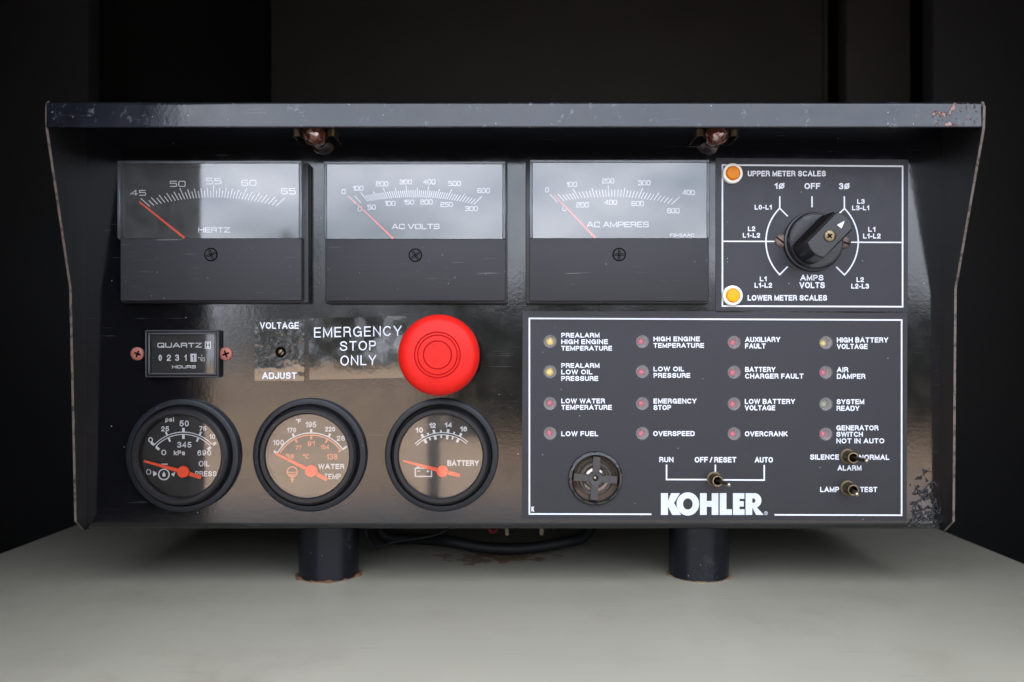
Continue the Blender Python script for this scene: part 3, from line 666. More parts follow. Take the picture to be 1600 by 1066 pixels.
# volts
tk = []; fv = lambda x: 308.3 + 11.3 * ((x - 646) / 94) ** 2
A = [(0, -45.5), (100, -38.0), (200, -23.5), (300, -7.0), (400, 9.9), (500, 26.5), (600, 45.2)]
def interp(T, v):
    for (a, b), (c, d) in zip(T, T[1:]):
        if a <= v <= c: return b + (d - b) * (v - a) / (c - a)
for v in [0, 50] + list(range(100, 601, 10)):
    ln = 18 if v % 100 == 0 else (15 if v % 50 == 0 else 11)
    tk.append(mtick(649.1, 410, interp(A, v) if v != 50 else -42.5, fv, ln, 1.2))
panel_meter((508, 253.5, 792.5, 474.5), (506, 252, 790, 373.3), (509, 374, 789.6, 470.2), (649, 399), 55, 'voltage meter reading in AC volts with twin scales',
    [('0', (533.8, 539.9, 295.6, 303.3)), ('100', (551.4, 567.8, 290.5, 298.1)), ('200', (587.4, 606.5, 283.5, 291.4)), ('300', (624.5, 643.7, 280.8, 288.2)), ('400', (661, 680.4, 280.3, 288.2)), ('500', (700.7, 720, 283, 290.7)), ('600', (745.9, 765.5, 294, 302)),
     ('0', (559, 565.3, 322.7, 330.3)), ('50', (574.3, 586.9, 320, 327.6)), ('100', (601.4, 617.8, 314, 321.8)), ('150', (631, 647, 312.3, 319.7)), ('200', (656.8, 676, 311.8, 319.7)), ('250', (688.3, 707.4, 315.9, 323.3)), ('300', (727, 746.4, 322.4, 330)),
     ('AC VOLTS', (612.2, 686.5, 349.9, 358.2), 1.5)],
    tk, ((545.5, 307), (614.5, 373), 1.3, 3.0), 1.15)
# amperes
tk = []; fa = lambda x: 307.5 + 11.7 * ((x - 953) / 95) ** 2
A2 = [(0, -45.6), (50, -41.5), (100, -30.9), (200, -4.5), (300, 22.6), (400, 47.5)]
for v in [0] + list(range(50, 401, 10)):
    ln = 17.5 if v % 100 == 0 else (14.5 if v % 50 == 0 else 11)
    tk.append(mtick(959.1, 402, interp(A2, v), fa, ln, 1.2))
panel_meter((821.5, 252, 1108, 474.5), (827.3, 249.6, 1109, 372.3), (827.3, 373, 1106.7, 470.5), (967.5, 397.9), 0, 'current meter reading in AC amperes with twin scales',
    [('0', (851.9, 857.6, 293.1, 300.6)), ('100', (885.2, 901.7, 284.4, 292.2)), ('200', (941, 959.7, 279, 286.8)), ('300', (997.2, 1016.4, 282, 289.8)), ('400', (1066.2, 1085.4, 297, 304.8)),
     ('0', (878.9, 885.2, 322.3, 330)), ('200', (900.5, 919.7, 316.3, 324.4)), ('400', (944.7, 963.9, 312.4, 320)), ('600', (986.7, 1006.2, 314.2, 322.3)), ('800', (1042.2, 1061.7, 325.3, 333.4)),
     ('AC AMPERES', (917, 1013.7, 346.6, 355.3), 1.5), ('FS=5AAC', (1046.7, 1084.5, 365.2, 370), .9)],
    tk, ((866, 305), (930.5, 372), 1.2, 3.6), 1.15)

# ------------------------------------------------------------------ selector plate and annunciator plate
PH = .0005
sp = sheet('selector_plate', [(1118.4, 247), (1419.2, 249.5), (1418.4, 487), (1118.4, 485.5)], [], PH, M['plate'], panel, .0004, 'charcoal plate round the selector switch')
ap = sheet('annunciator_plate', [(816.8, 486.2), (1118, 486.4), (1118.4, 488.2), (1418, 489.5), (1416.7, 813.8), (815.2, 811.7)],
           [circ(LEDX[c], LEDY[c][r], 9.6, 20) for c in range(4) for r in range(4)] + [circ(930.3, 747.5, 36, 32)], PH + .0003, M['plate'], panel, .0006, 'charcoal plate of indicator lamps and toggle switches')
h1 = PH + .00006
def W(txt, x0, x1, y0, y1, **k): return (txt, x0, x1, y0, y1, k)
b7 = dict(t=1.55)
p = Print(h1)
p.line([(1128.8, 258), (1410.3, 260), (1410.3, 479.4), (1128.8, 478.4)], 2.4, True)
p.line([(1130.2, 377.2), (1210, 377.4)], 2.0); p.line([(1325, 378.6), (1409, 379)], 2.0)
p.line([(1218.4, 306.9), (1218.4, 325.8)], 2.2); p.line([(1268.8, 306.9), (1268.8, 324)], 2.2); p.line([(1319.3, 306.9), (1319.3, 325.8)], 2.2)
arcl = [(1270.2 - 73.4 * math.cos(R(a)), 377.4 - 73.4 * math.sin(R(a))) for a in [45 - 90 * i / 24 for i in range(25)]]
p.line([(1230.8, 338.1)] + arcl + [(1230.8, 416.7)], 2.1)
arcr = [(2 * 1268.9 - x, y + .4) for x, y in arcl]
p.line([(1306.6, 338.5)] + arcr + [(1306.6, 417.1)], 2.1)
p.build('ruled_lines', M['white'], sp)
for grp in ([W('UPPER METER SCALES', 1168.4, 1290.4, 267, 275.7)], [W('LOWER METER SCALES', 1168.2, 1292.3, 461.2, 469.9)],
            [W('1Ø', 1210.2, 1226.1, 286, 295.4)], [W('OFF', 1256.9, 1281.7, 286.2, 295.6)], [W('3Ø', 1311, 1327.7, 286.2, 295.8)],
            [W('L0-L1', 1179.2, 1205.7, 320.2, 327.7)], [W('L3', 1339.4, 1350.9, 311.3, 318.6), W('L3-L1', 1331.5, 1358, 321.2, 328.7)],
            [W('L2', 1168.7, 1180.1, 353.8, 361.3), W('L1-L2', 1160.7, 1187.7, 364.1, 371.4)], [W('L1', 1356.6, 1367.6, 354.7, 362.2), W('L1-L2', 1348.6, 1376, 365, 372.8)],
            [W('L1', 1187.2, 1197.7, 432.1, 439.6), W('L1-L2', 1179, 1206.4, 442, 449.7)], [W('L2', 1338.3, 1349.8, 433.3, 440.8), W('L2-L3', 1330.1, 1357.7, 443.4, 451.1)],
            [W('AMPS', 1250.5, 1286.7, 429.6, 438.5), W('VOLTS', 1249.1, 1288.8, 441, 450.4)]):
    lettering(grp, M['white'], sp, h1, )
h2 = PH + .0003 + .00006
p = Print(h2)
p.line([(1017.8, 803.7), (827.2, 803.2), (827.2, 497.7), (1408.8, 500.2), (1408.8, 805.2), (1210.2, 804.6)], 2.4)
p.line([(1041.5, 726.1), (1041.5, 749.4), (1106, 749.6)], 2.3); p.line([(1117.8, 726.1), (1117.8, 742)], 2.3); p.line([(1130, 750), (1194.1, 750.3), (1194.1, 726.6)], 2.3)
p.build('ruled_lines', M['white'], ap)
for grp in ([W('PREALARM', 877, 936.7, 520.3, 527.7), W('HIGH ENGINE', 877, 949.9, 530.4, 537.9), W('TEMPERATURE', 877, 956.3, 540.6, 548)],
            [W('PREALARM', 877, 936.7, 567.6, 575), W('LOW OIL', 877, 925.6, 577.7, 585.1), W('PRESSURE', 877, 934.7, 587.8, 595.3)],
            [W('LOW WATER', 877, 945.2, 622.9, 630.4), W('TEMPERATURE', 877, 956, 632.9, 640.5)], [W('LOW FUEL', 877, 934.7, 674, 681.7)],
            [W('HIGH ENGINE', 1021.1, 1093.7, 526, 533.5), W('TEMPERATURE', 1021.1, 1100.1, 536.2, 543.6)], [W('LOW OIL', 1021.1, 1069.1, 573, 580.4), W('PRESSURE', 1021.1, 1078.5, 583.1, 590.5)],
            [W('EMERGENCY', 1021.1, 1088.3, 622.9, 630.7), W('STOP', 1021.1, 1048.5, 633, 640.8)], [W('OVERSPEED', 1020.5, 1085.3, 673.7, 681.5)],
            [W('AUXILIARY', 1164.2, 1219.1, 526.6, 534.6), W('FAULT', 1164.2, 1196.3, 536.8, 544.8)], [W('BATTERY', 1164.2, 1211.6, 573.5, 581.4), W('CHARGER FAULT', 1164.2, 1255.5, 583.9, 591.8)],
            [W('LOW BATTERY', 1163.8, 1242.3, 623.5, 631.4), W('VOLTAGE', 1163.8, 1211.3, 633.5, 641.4)], [W('OVERCRANK', 1163.8, 1230.5, 674.1, 682)],
            [W('HIGH BATTERY', 1307.6, 1387.8, 527.3, 535.4), W('VOLTAGE', 1307.6, 1355.7, 537.5, 545.5)], [W('AIR', 1307.6, 1325.4, 573.9, 581.8), W('DAMPER', 1307.6, 1352.1, 584.2, 592.1)],
            [W('SYSTEM', 1307.2, 1350.4, 623.9, 631.8), W('READY', 1307.2, 1342.9, 634.2, 642.1)], [W('GENERATOR', 1306.8, 1372.5, 664.8, 672.7), W('SWITCH', 1306.8, 1348.2, 674.8, 682.7), W('NOT IN AUTO', 1306.8, 1381.7, 685.1, 693)],
            [W('SILENCE', 1265.8, 1311.1, 710.2, 718.4)], [W('NORMAL', 1342.5, 1389.6, 710.6, 718.8)], [W('ALARM', 1308.6, 1346.1, 727.3, 735.5)], [W('LAMP', 1281.5, 1311.1, 760.9, 769.1)], [W('TEST', 1343.9, 1370.7, 760.9, 769.1)],
            [W('RUN', 1030.1, 1052.2, 714.3, 722.3)], [W('OFF / RESET', 1085.4, 1150.5, 714.2, 722.8, space=.25)], [W('AUTO', 1179.3, 1207.8, 714.4, 722.9)]):
    lettering(grp, M['white'], ap, h2)
def Z(pts): return [(880 + x / 4.2105, 690 + y / 4.2105) for x, y in pts]
lg = Print(h2, 0)
K_ = [(643, 340), (689, 340), (689, 392), (710, 340), (768, 340), (729, 405), (776, 483), (717, 483), (689, 428), (689, 483), (643, 483)]
lg.poly([Z(K_)])
lg.poly([Z(ell(820, 411, 74, 76.5, 0, 360, 48)), Z(ell(820, 411, 32, 37, 0, 360, 40))])
lg.poly([Z([(900, 340), (944, 340), (944, 391), (977, 391), (977, 340), (1021, 340), (1021, 483), (977, 483), (977, 430), (944, 430), (944, 483), (900, 483)])])
lg.poly([Z([(1030, 340), (1074, 340), (1074, 446), (1110, 446), (1110, 483), (1030, 483)])])
lg.poly([Z([(1117, 340), (1192, 340), (1192, 377), (1160, 377), (1160, 393), (1188, 393), (1188, 428), (1160, 428), (1160, 446), (1193, 446), (1193, 483), (1117, 483)])])
bowl = [(1258 + 46 * math.cos(R(a)), 388 - 48 * math.sin(R(a))) for a in range(80, -71, -10)]
hole = [(1244, 374)] + [(1252 + 13 * math.cos(R(a)), 389 - 15 * math.sin(R(a))) for a in range(90, -91, -18)] + [(1244, 404)]
lg.poly([Z([(1200, 340)] + bowl + [(1319, 483), (1269, 483), (1246, 437), (1244, 437), (1244, 483), (1200, 483)]), Z(hole)])
lg.line(circ(1196.8, 802, 2.6, 16), .6, True); lg.text('R', 1195.9, 1198, 800.6, 803.4, t=.5)
lg.build('lettering', M['logo'], ap, 'large silvery-white maker name lettering')
k2 = Print(h2, 0); k2.poly([[(830.4 + (x - 643) / 133 * 4.6, 791.7 + (y - 340) / 143 * 7.8) for x, y in K_]]); k2.build('lettering', M['logo'], ap)

# ------------------------------------------------------------------ indicator lamps: frosted window over a diode 5 mm behind
kinds = {(0, 0): ('ledyel', 7.4), (0, 1): ('ledyel', 7.4), (3, 0): ('ledyel', 5.4), (3, 2): ('ledgrn', 6)}
def dome(c, r, rings=5, seg=16):
    vs = []; fs = []
    for i in range(rings + 1):
        a = R(90 * i / rings)
        for k in range(seg): b = 2 * math.pi * k / seg; vs.append((c.x + r * math.cos(a) * math.cos(b) if i < rings else c.x, c.y - r * .9 * math.sin(a), c.z + (r * math.cos(a) * math.sin(b) if i < rings else 0)))
    for i in range(rings):
        for k in range(seg): k2_ = (k + 1) % seg; fs.append([i * seg + k, i * seg + k2_, (i + 1) * seg + k2_, (i + 1) * seg + k])
    return vs, fs
for c in range(4):
    for r in range(4):
        x, y = LEDX[c], LEDY[c][r]; kind, rad = kinds.get((c, r), ('ledred', 5.6))
        lab = {'ledyel': 'round indicator lamp with a yellow diode behind its frosted window', 'ledgrn': 'round indicator lamp with a dull greenish diode behind its frosted window', 'ledred': None}[kind]
        lm = lathe('indicator_lamp', x, y, [(10.6, PH + .0003), (10.6, PH + .00055), (10.0, PH + .0008), (0, PH + .0010)], M['frost'], panel, lab, 28, 30, PH)
        lathe('lamp_cup', x, y, [(9.5, .0), (9.5, -.0062), (0, -.0062)], M['cup'], lm, None, 24, 30, 0)
        ctr = P(x, y, 0); ctr.y = .0048; ctr.x += random.uniform(-.0004, .0003); ctr.z += random.uniform(-.0004, .0004)
        vs, fs = dome(ctr, rad * S); mk('diode', vs, fs, M[kind], lm, None, 60)

# ------------------------------------------------------------------ buzzer
bz = lathe('alarm_buzzer', 930.3, 747.5, [(42.5, PH), (42.8, .0012), (41.6, .0026), (37.5, .0030), (36, .0022), (34.8, -.0005)], M['buzz'], panel, None, 96, 25, PH,
           wob=lambda a, j: (.965 if (math.degrees(a) % 30) < 5 and j in (1, 2) else 1.0))
for k in range(12):
    a = R(30 * k + 15); p = Print(.00305); p.line([(930.3 + 39.4 * math.cos(a + R(t)), 747.5 + 39.4 * math.sin(a + R(t))) for t in (-10, -5, 0, 5, 10)], 1.1); p.build('collar_ridge', M['buzzrib'], bz)
lathe('grille', 930.3, 747.5, [(34.8, -.0003), (33, -.0030), (26, -.0002), (23.4, .0008), (23, -.0002), (21, -.0024), (12, -.0004), (10, .0006), (9.6, -.0012), (4, -.0026)], M['buzz2'], bz, None, 72, 20, 0)
lathe('grille_ring', 930.3, 747.5, [(25.0, -.0004), (24.6, .0011), (22.4, .0011), (22.0, -.0004)], M['buzzrib'], bz, None, 64, 30, 0)
lathe('grille_ring', 930.3, 747.5, [(11.2, -.0004), (10.8, .0011), (4.8, .0008), (4.0, -.002)], M['buzzrib'], bz, None, 48, 30, 0)
lathe('sound_hole', 930.3, 747.5, [(4.0, -.0022), (2.5, -.0016), (0, -.0014)], M['tip'], bz, None, 24, 60, 0)
for k in range(4):
    a = R(90 * k + 4); d = Vector((math.cos(a), math.sin(a))); w = Vector((-d.y, d.x)); pts = []
    for r in (10.5, 34.0):
        for sg in (-1, 1): pts.append((930.3 + d.x * r + w.x * 5.6 * sg, 747.5 + d.y * r + w.y * 5.6 * sg))
    vs = []; 
    for hh in (-.002, .0009): vs += [P(a_[0], a_[1], 0) + Vector((0, -hh, 0)) for a_ in (pts[0], pts[1], pts[3], pts[2])]
    mk('grille_rib', vs, [[0, 1, 2, 3], [4, 5, 6, 7], [0, 1, 5, 4], [1, 2, 6, 5], [2, 3, 7, 6], [3, 0, 4, 7]], M['buzzrib'], bz)

# ------------------------------------------------------------------ selector switch
def slot_screw(px, py, r, h, m, parent, rot, name='mounting_screw', slot=True, label=None):
    o = lathe(name, px, py, [(r, h - .0006), (r, h + .0006), (r * .93, h + .0012), (r * .6, h + .0017), (0, h + .0019)], m, parent, label, 32, 50, h)
    if slot:
        d = Vector((math.cos(R(rot)), math.sin(R(rot)))) * r * .93
        p = Print(h + .0021); p.line([(px - d.x, py - d.y), (px + d.x, py + d.y)], 2.0); p.build('screw_slot', M['groove'], o)
    return o
def phillips(px, py, r, h, m, parent, rot, name='mounting_screw', label=None):
    o = lathe(name, px, py, [(r, h - .0006), (r, h + .0005), (r * .9, h + .0010), (r * .5, h + .0013), (0, h + .0014)], m, parent, label, 32, 50, h)
    p = Print(h + .0016)
    for a in (rot, rot + 90):
        d = Vector((math.cos(R(a)), math.sin(R(a)))) * r * .52; p.line([(px - d.x, py - d.y), (px + d.x, py + d.y)], r * .24)
    p.build('screw_recess', M['groove'], o); return o
slot_screw(1220.7, 376.3, 10.4, PH, M['rust'], panel, 40, label='rusty slotted screw left of the selector switch')
slot_screw(1319.0, 378.6, 10.0, PH, M['rust'], panel, 20, label='rusty slotted screw right of the selector switch')
KX, KY = 1269.2, 378.2
sw = lathe('selector_switch', KX, KY, [(46.5, PH), (46.5, .0024), (45.8, .0032), (43.8, .0034), (43.2, .0036), (42.6, .0066), (41.6, .0072), (40.6, .0072), (40.0, .0068), (0, .0072)], M['knob'], panel, 'black pointer knob turned up to the right', 72, 40, 0)
# grip: long prism with curved ends, ribbed sides
top = .0290; ksc = 1 / (1 - top / D)
cxk = P(KX, KY, 0); ang = R(45.5)
Lh, Wh = .0146, .0068
def gp(u, v, h): # u along the pointer, v across
    return Vector((cxk.x + u * math.cos(ang) - v * math.sin(ang), -h, cxk.z + u * math.sin(ang) + v * math.cos(ang)))
outl = []
for k in range(-6, 7): a = k / 6; outl.append((Lh - .0022 * a * a, Wh * a))
for k in range(6, -7, -1): a = k / 6; outl.append((-Lh + .0022 * a * a, Wh * a))
vs = []; fs = []; n = len(outl)
rows = [(1.10, 1.12, .0050), (1.04, 1.05, .0100), (1.0, 1.0, top - .0012), (.985, .965, top - .0003), (.96, .92, top)]
for su, sv, hh in rows: vs += [gp(u * su, v * sv, hh) for u, v in outl]
for j in range(len(rows) - 1):
    for i in range(n): i2 = (i + 1) % n; fs.append([j * n + i, j * n + i2, (j + 1) * n + i2, (j + 1) * n + i])
fs.append([(len(rows) - 1) * n + i for i in range(n)])
gr = mk('grip', vs, fs, M['knob'], sw, None, 12)
parts = []
for k in range(15):
    for sg in (1, -1):
        u = -Lh * .82 + k * Lh * 1.64 / 14; bm_ = []
        a0 = gp(u - .0005, sg * Wh * 1.10, .0075); a1 = gp(u + .0005, sg * Wh * 1.10, .0075); a2 = gp(u, sg * (Wh * 1.10 + .0012), .0075)
        b0 = gp(u - .0005, sg * Wh * .97, top - .002); b1 = gp(u + .0005, sg * Wh * .97, top - .002); b2_ = gp(u, sg * (Wh * 1.0 + .0010), top - .002)
        parts.append(([a0, a1, a2, b0, b1, b2_], [[0, 1, 2], [3, 5, 4], [0, 2, 5, 3], [1, 4, 5, 2], [0, 3, 4, 1]]))
vs, fs = join(parts); mk('grip_ribs', vs, fs, M['knob'], sw)['kind'] = 'stuff'
p = Print(top + .00008); p.face2([(1320.0, 345.0), (1307.8, 351.6), (1314.8, 357.2)], [[0, 1, 2]]); p.build('pointer_mark', M['white'], sw)
phillips(1296.8, 368.8, 9.0, top + .0001, M['brass'], sw, 50, 'knob_screw')

# ------------------------------------------------------------------ amber scale lamps
for (px, py, mm, lab) in ((1145.2, 270.7, 'amber1', 'deep amber lamp with cream ring beside the upper meter scales lettering'), (1145.2, 461.8, 'amber2', 'bright amber lamp with cream ring beside the lower meter scales lettering')):
    o = lathe('scale_lamp', px, py, [(15.8, PH), (15.8, .0022), (15.2, .0030), (13.5, .0034), (11.6, .0032), (10.6, .0024), (10.4, .0008), (0, .0008)], M['amber_ring'], panel, lab, 48, 40, .003)
    lathe('lens', px, py, [(10.9, .0020), (10.7, .0036), (9.2, .0043), (8.8, .0040), (5, .0042), (0, .0043)], M[mm], o, None, 48, 50, .003)

# ------------------------------------------------------------------ toggle switches
def toggle(base, nut, hn, tip, ht, rn, label, thin=1.0):
    o = lathe('toggle_switch', base[0], base[1], [(11.5 * rn, PH), (11.5 * rn, PH + .0012), (9.2 * rn, PH + .0014), (8.8 * rn, PH + .0016), (8.8 * rn, hn)], M['darkbrass'], panel, label, 40, 30, PH)
    parts = []
    c = P(base[0], base[1], PH)
    # hexagonal nut and threaded bushing
    for k in range(5):
        hh = PH + .002 + k * (hn - .003) / 5; rr_ = 9.3 * rn * S; v = []; f = []
        for i in range(24):
            a = 2 * math.pi * i / 24
            v += [(c.x + math.cos(a) * rr_ * .95, -hh, c.z + math.sin(a) * rr_ * .95), (c.x + math.cos(a) * rr_, -hh - .0004, c.z + math.sin(a) * rr_), (c.x + math.cos(a) * rr_ * .95, -hh - .0008, c.z + math.sin(a) * rr_ * .95)]
        for i in range(24): j = (i + 1) % 24; f += [[3 * i, 3 * i + 1, 3 * j + 1, 3 * j], [3 * i + 1, 3 * i + 2, 3 * j + 2, 3 * j + 1]]
        parts.append((v, f))
    vs, fs = join(parts); mk('bushing_thread', vs, fs, M['darkbrass'], o, None, 30)
    lathe('bushing_rim', base[0], base[1], [(8.8 * rn, hn - .0008), (8.8 * rn, hn), (8.2 * rn, hn + .0003), (6.6 * rn, hn + .0003), (6.0 * rn, hn - .0006), (6.0 * rn, hn - .003), (0, hn - .003)], M['brass'], o, None, 40, 40, PH, mats=[M['groove']], segm=[0, 0, 0, 0, 1, 1])
    a = c + Vector((0, -(hn - .004), 0)); b = P(tip[0], tip[1], ht); d = (b - a)
    pts = [a + d * t for t in (0, .3, .7, .93)]
    vs, fs = tube(pts, 2.6 * S * 1.15 * thin, 16, 3.1 * S * thin); mk('lever', vs, fs, M['lever'], o, None, 50)
    r = 3.3 * S * thin; bm = bmesh.new(); bmesh.ops.create_uvsphere(bm, u_segments=16, v_segments=10, radius=r)
    vs = [v.co + b - d.normalized() * r * .6 for v in bm.verts]; fs = [[v.index for v in f.verts] for f in bm.faces]; bm.free()
    mk('lever_tip', vs, fs, M['tip'], o, None, 80)
toggle((1115.2, 748), (1123.5, 752), .0105, (1140, 758), .0200, .98, 'toggle switch between the run, off and auto markings')
toggle((1323.5, 712.6), (1333.8, 715.8), .0098, (1355.5, 720.3), .0190, 1.0, 'upper toggle switch that silences the alarm')
toggle((1323.5, 762.0), (1333.8, 765.8), .0098, (1339.4, 772.6), .0185, 1.0, 'lower toggle switch between the lamp and test markings')

# ------------------------------------------------------------------ emergency stop button
eb = lathe('emergency_stop_button', 683.6, 554.9, [(r_q * .912, h_q) for r_q, h_q in ((62.8, .0270), (64.8, .0290), (65.4, .0312), (65.0, .0334), (63.4, .0356), (60.0, .0376), (54, .0391), (46, .0400), (37.0, .0405), (35.8, .0397), (34.6, .0405), (32.4, .0406), (31.2, .0398), (30.0, .0405), (23.2, .0407), (22.0, .0399), (20.8, .0407), (0, .0408))], M['red'], panel, 'large red mushroom push button', 96, 35, .0400,
           mats=[M['redgroove']], segm=[0] * 8 + [1, 1, 0, 1, 1, 0, 1, 1, 0])
lathe('button_skirt', 683.6, 554.9, [(57.5, .0290), (40, .0290), (30, .018), (30, .006), (38, .005), (38, 0)], M['knob'], eb, None, 64, 30, .0400)

# ------------------------------------------------------------------ labels
va = sheet('voltage_label', [(397.9, 499.2), (475.7, 499.2), (475.4, 595.4), (397.9, 594.9)], [circ(438.4, 550.2, 8.6, 20)], .0003, M['gloss_label'], panel, .0003, 'glossy label reading voltage adjust')
lettering([W('VOLTAGE', 406, 467, 503.6, 514)], M['white'], va, .0004, t=1.9)
lettering([W('ADJUST', 409.7, 463.5, 582, 592.2)], M['white'], va, .0004, t=1.9)
ho = lathe('adjuster_hole', 438.4, 550.2, [(8.6, .0003), (8.6, -.006), (0, -.006)], M['black'], panel, None, 24, 30, 0)
slot_screw(439.6, 550.6, 6.2, -.0040, M['brass'], ho, -50, 'adjusting_screw')
el = sheet('emergency_label', [(481.7, 497.8), (635, 493.4), (636.5, 590.3), (483.6, 593.6)], [], .0003, M['gloss_label2'], panel, .0003, 'glossy label reading emergency stop only')
lettering([W('EMERGENCY', 490.7, 627.5, 510.4, 526.2, tilt=-.022)], M['white'], el, .0004, t=1.9)
lettering([W('STOP', 531, 587.3, 532.9, 547.9, tilt=-.02)], M['white'], el, .0004, t=1.9)
lettering([W('ONLY', 531.8, 587.9, 555.3, 570.9, tilt=-.02)], M['white'], el, .0004, t=1.9)

# ------------------------------------------------------------------ hour meter
hm = pbox('hour_meter', 226, 515.5, 342, 590, 0, .0034, M['bezel'], panel, .0010, 'small rectangular running-hours counter')
def frame(x0, y0, x1, y1, w, ha, hb, m, parent, name):
    parts = []
    for q_ in ((x0, y0, x1, y0 + w), (x0, y1 - w, x1, y1), (x0, y0 + w, x0 + w, y1 - w), (x1 - w, y0 + w, x1, y1 - w)):
        a = P(q_[0], q_[1], hb); c = P(q_[2], q_[3], hb); parts.append(bevel_box((a.x, -hb, c.z), (c.x, -ha, a.z), .0003, 1))
    vs, fs = join(parts); return mk(name, vs, fs, m, parent, None, 40)
M['frameridge'] = mat('grey_black_frame', (.055, .055, .06), .4, specks=.1)
frame(226.5, 516, 341, 589.5, 2.2, .0034, .0046, M['frameridge'], hm, 'outer_ridge')
frame(231, 520, 337.5, 585.6, 2.6, .0034, .0062, M['frameridge'], hm, 'inner_ridge')
p = Print(.0036); p.rect(233.6, 522.6, 335, 583); p.build('dial', M['black'], hm)
p = Print(.0038); p.text('QUARTZ', 245.9, 315.2, 535.8, 543.3, t=1.5, font=X); p.build('lettering', M['digit'], hm)
p = Print(.0038); p.text('HOURS', 268.8, 306, 570.9, 575.8, t=1.1, font=X); p.build('lettering', M['digit'], hm)
for ch, a, c in (('0', 247.8, 252.8), ('2', 260.6, 267.2), ('3', 273.8, 279.6), ('1', 288, 291.6)):
    p = Print(.0038); p.text(ch, a, c, 554.3, 564, t=1.7); p.build('digit', M['digit'], hm)
p = Print(.0038); p.rect(297.6, 552.8, 307, 565.3); p.build('tenths_wheel', M['digit'], hm)
p = Print(.00385); p.text('1', 300.4, 303.2, 554.6, 563.8, t=1.3); p.build('digit', M['groove'], hm, 'black digit on a white wheel')
p = Print(.0038); p.disc(310.6, 559, .9); p.text('1', 314.4, 315.8, 554.3, 557.4, t=.6); p.line([(312, 559), (320.4, 559)], .6); p.text('10', 312.3, 319.9, 560.4, 564.6, t=.7, font=X); p.build('lettering', M['digit'], hm)
p = Print(.0038); p.line([(320.7, 534.5), (328.8, 534.5), (328.8, 544.4), (320.7, 544.4)], 1.3, True); p.face2([(322.4, 536), (327.1, 536), (324.75, 539.4)], [[0, 1, 2]]); p.face2([(322.4, 542.9), (327.1, 542.9), (324.75, 539.4)], [[0, 1, 2]]); p.build('hourglass_mark', M['digit'], hm)
p = Print(.0056); p.rect(233.6, 522.6, 335, 583); p.build('glass', M['cleanglass'], hm)
phillips(214.7, 553.0, 10.4, .0002, M['pink'], panel, 20, label='coppery screw left of the hour meter')
phillips(352.6, 553.2, 10.4, .0002, M['pink'], panel, 70, label='coppery screw right of the hour meter')

# ------------------------------------------------------------------ round gauges
def gauge(ax, ay, label, gm):
    b = lathe('round_gauge', ax, ay, [(88.4, 0), (88.4, .0026), (87.2, .0038), (84, .0043), (79.5, .0042), (77.6, .0034), (76.8, .0022), (76.2, .0022), (75.8, .0060), (74.6, .0082), (71.5, .0094), (66.2, .0094), (64.6, .0086), (63.9, .0072), (63.9, .0026), (0, .0026)], M['rubber'], panel, label, 96, 32, 0,
              mats=[M['bezel'], M['black']], segm=[0] * 7 + [1] * 6 + [2, 2])
    lathe('glass', ax, ay, [(64.2, .0078), (0, .0078)], gm, b, None, 64, 30, 0)
    return b
DH = .0029
def dial_lines(hx, hy, r, a0, a1, t, m, b, name='scale_arc'):
    p = Print(DH); p.line([(hx + r * math.sin(R(a0 + (a1 - a0) * i / 30)), hy - r * math.cos(R(a0 + (a1 - a0) * i / 30))) for i in range(31)], t); p.build(name, m, b)
def dial_ticks(hx, hy, L, m, b):
    p = Print(DH + .0001)
    for a, r0, r1, t in L: s_ = math.sin(R(a)); c_ = math.cos(R(a)); p.line([(hx + s_ * r0, hy - c_ * r0), (hx + s_ * r1, hy - c_ * r1)], t)
    p.build('scale_marks', m, b)
def dial_needle(tipp, hub, tail, rh, b):
    p = Print(.0052); t = Vector(tipp); q_ = Vector(tail); d = (q_ - t).normalized(); nv = Vector((-d.y, d.x)); c = Vector(hub)
    pts = [t + nv * 1.5, t - nv * 1.5, c - nv * 3.2, q_ - nv * 2.9 - d * .8, q_ - nv * 1.4, q_ + nv * 1.4, q_ + nv * 2.9 - d * .8, c + nv * 3.2]
    p.face2([(v.x, v.y) for v in pts], [[0, 1, 2, 7], [2, 3, 6, 7], [3, 4, 5, 6]]); vs = p.v; n = len(vs)
    vs2 = vs + [v + Vector((0, .0006, 0)) for v in vs]; fs = p.f + [[i, (i + 1) % 8, n + (i + 1) % 8, n + i] for i in range(8)]
    nd = mk('needle', vs2, fs, M['needle'], b)
    lathe('needle_hub', hub[0], hub[1], [(rh, .0046), (rh, .0060), (rh - .8, .0064), (2.2, .0064), (1.8, .0061), (0, .0061)], M['needle'], b, None, 32, 30, .0060)
og = gauge(288.5, 710.9, 'oil pressure gauge at the left end of the bottom row', M['cleanglass'])
T = lambda s, a, b_, c, d, **k: (s, a, b_, c, d, k)
lettering([T('psi', 258.3, 271.8, 651.6, 659.2), T('50', 280.6, 295, 657.2, 666.3), T('25', 251.9, 264.2, 666.3, 674.2), T('75', 311.4, 322.6, 666, 673.4), T('0', 231.6, 239, 683.3, 691.6), T('10', 327, 336.3, 678.6, 686.3),
           T('345', 277, 299.1, 690.7, 699.5), T('0', 252, 259.8, 702.9, 711.4), T('kPa', 271.6, 289.1, 704.1, 711.4), T('690', 308.4, 329.7, 703.4, 712.1), T('OIL', 310.5, 327.8, 720.2, 729.1), T('PRESS', 305, 338.5, 736.2, 744.6)], M['dialwhite'], og, DH, t=1.5)
dial_lines(286.6, 736.9, 61.6, -48, 46, 1.3, M['dialwhite'], og); dial_lines(286.6, 736.9, 58.0, -48, 46, 1.3, M['dialwhite'], og)
dial_ticks(286.6, 736.9, [(a, r0, r1, 4.0 if abs(a) > 40 or a == 0 else 3.0) for a in (-48, -24, 0, 24, 48) for r0, r1 in ((51, 57.6), (61.8, 68))], M['dialwhite'], og)
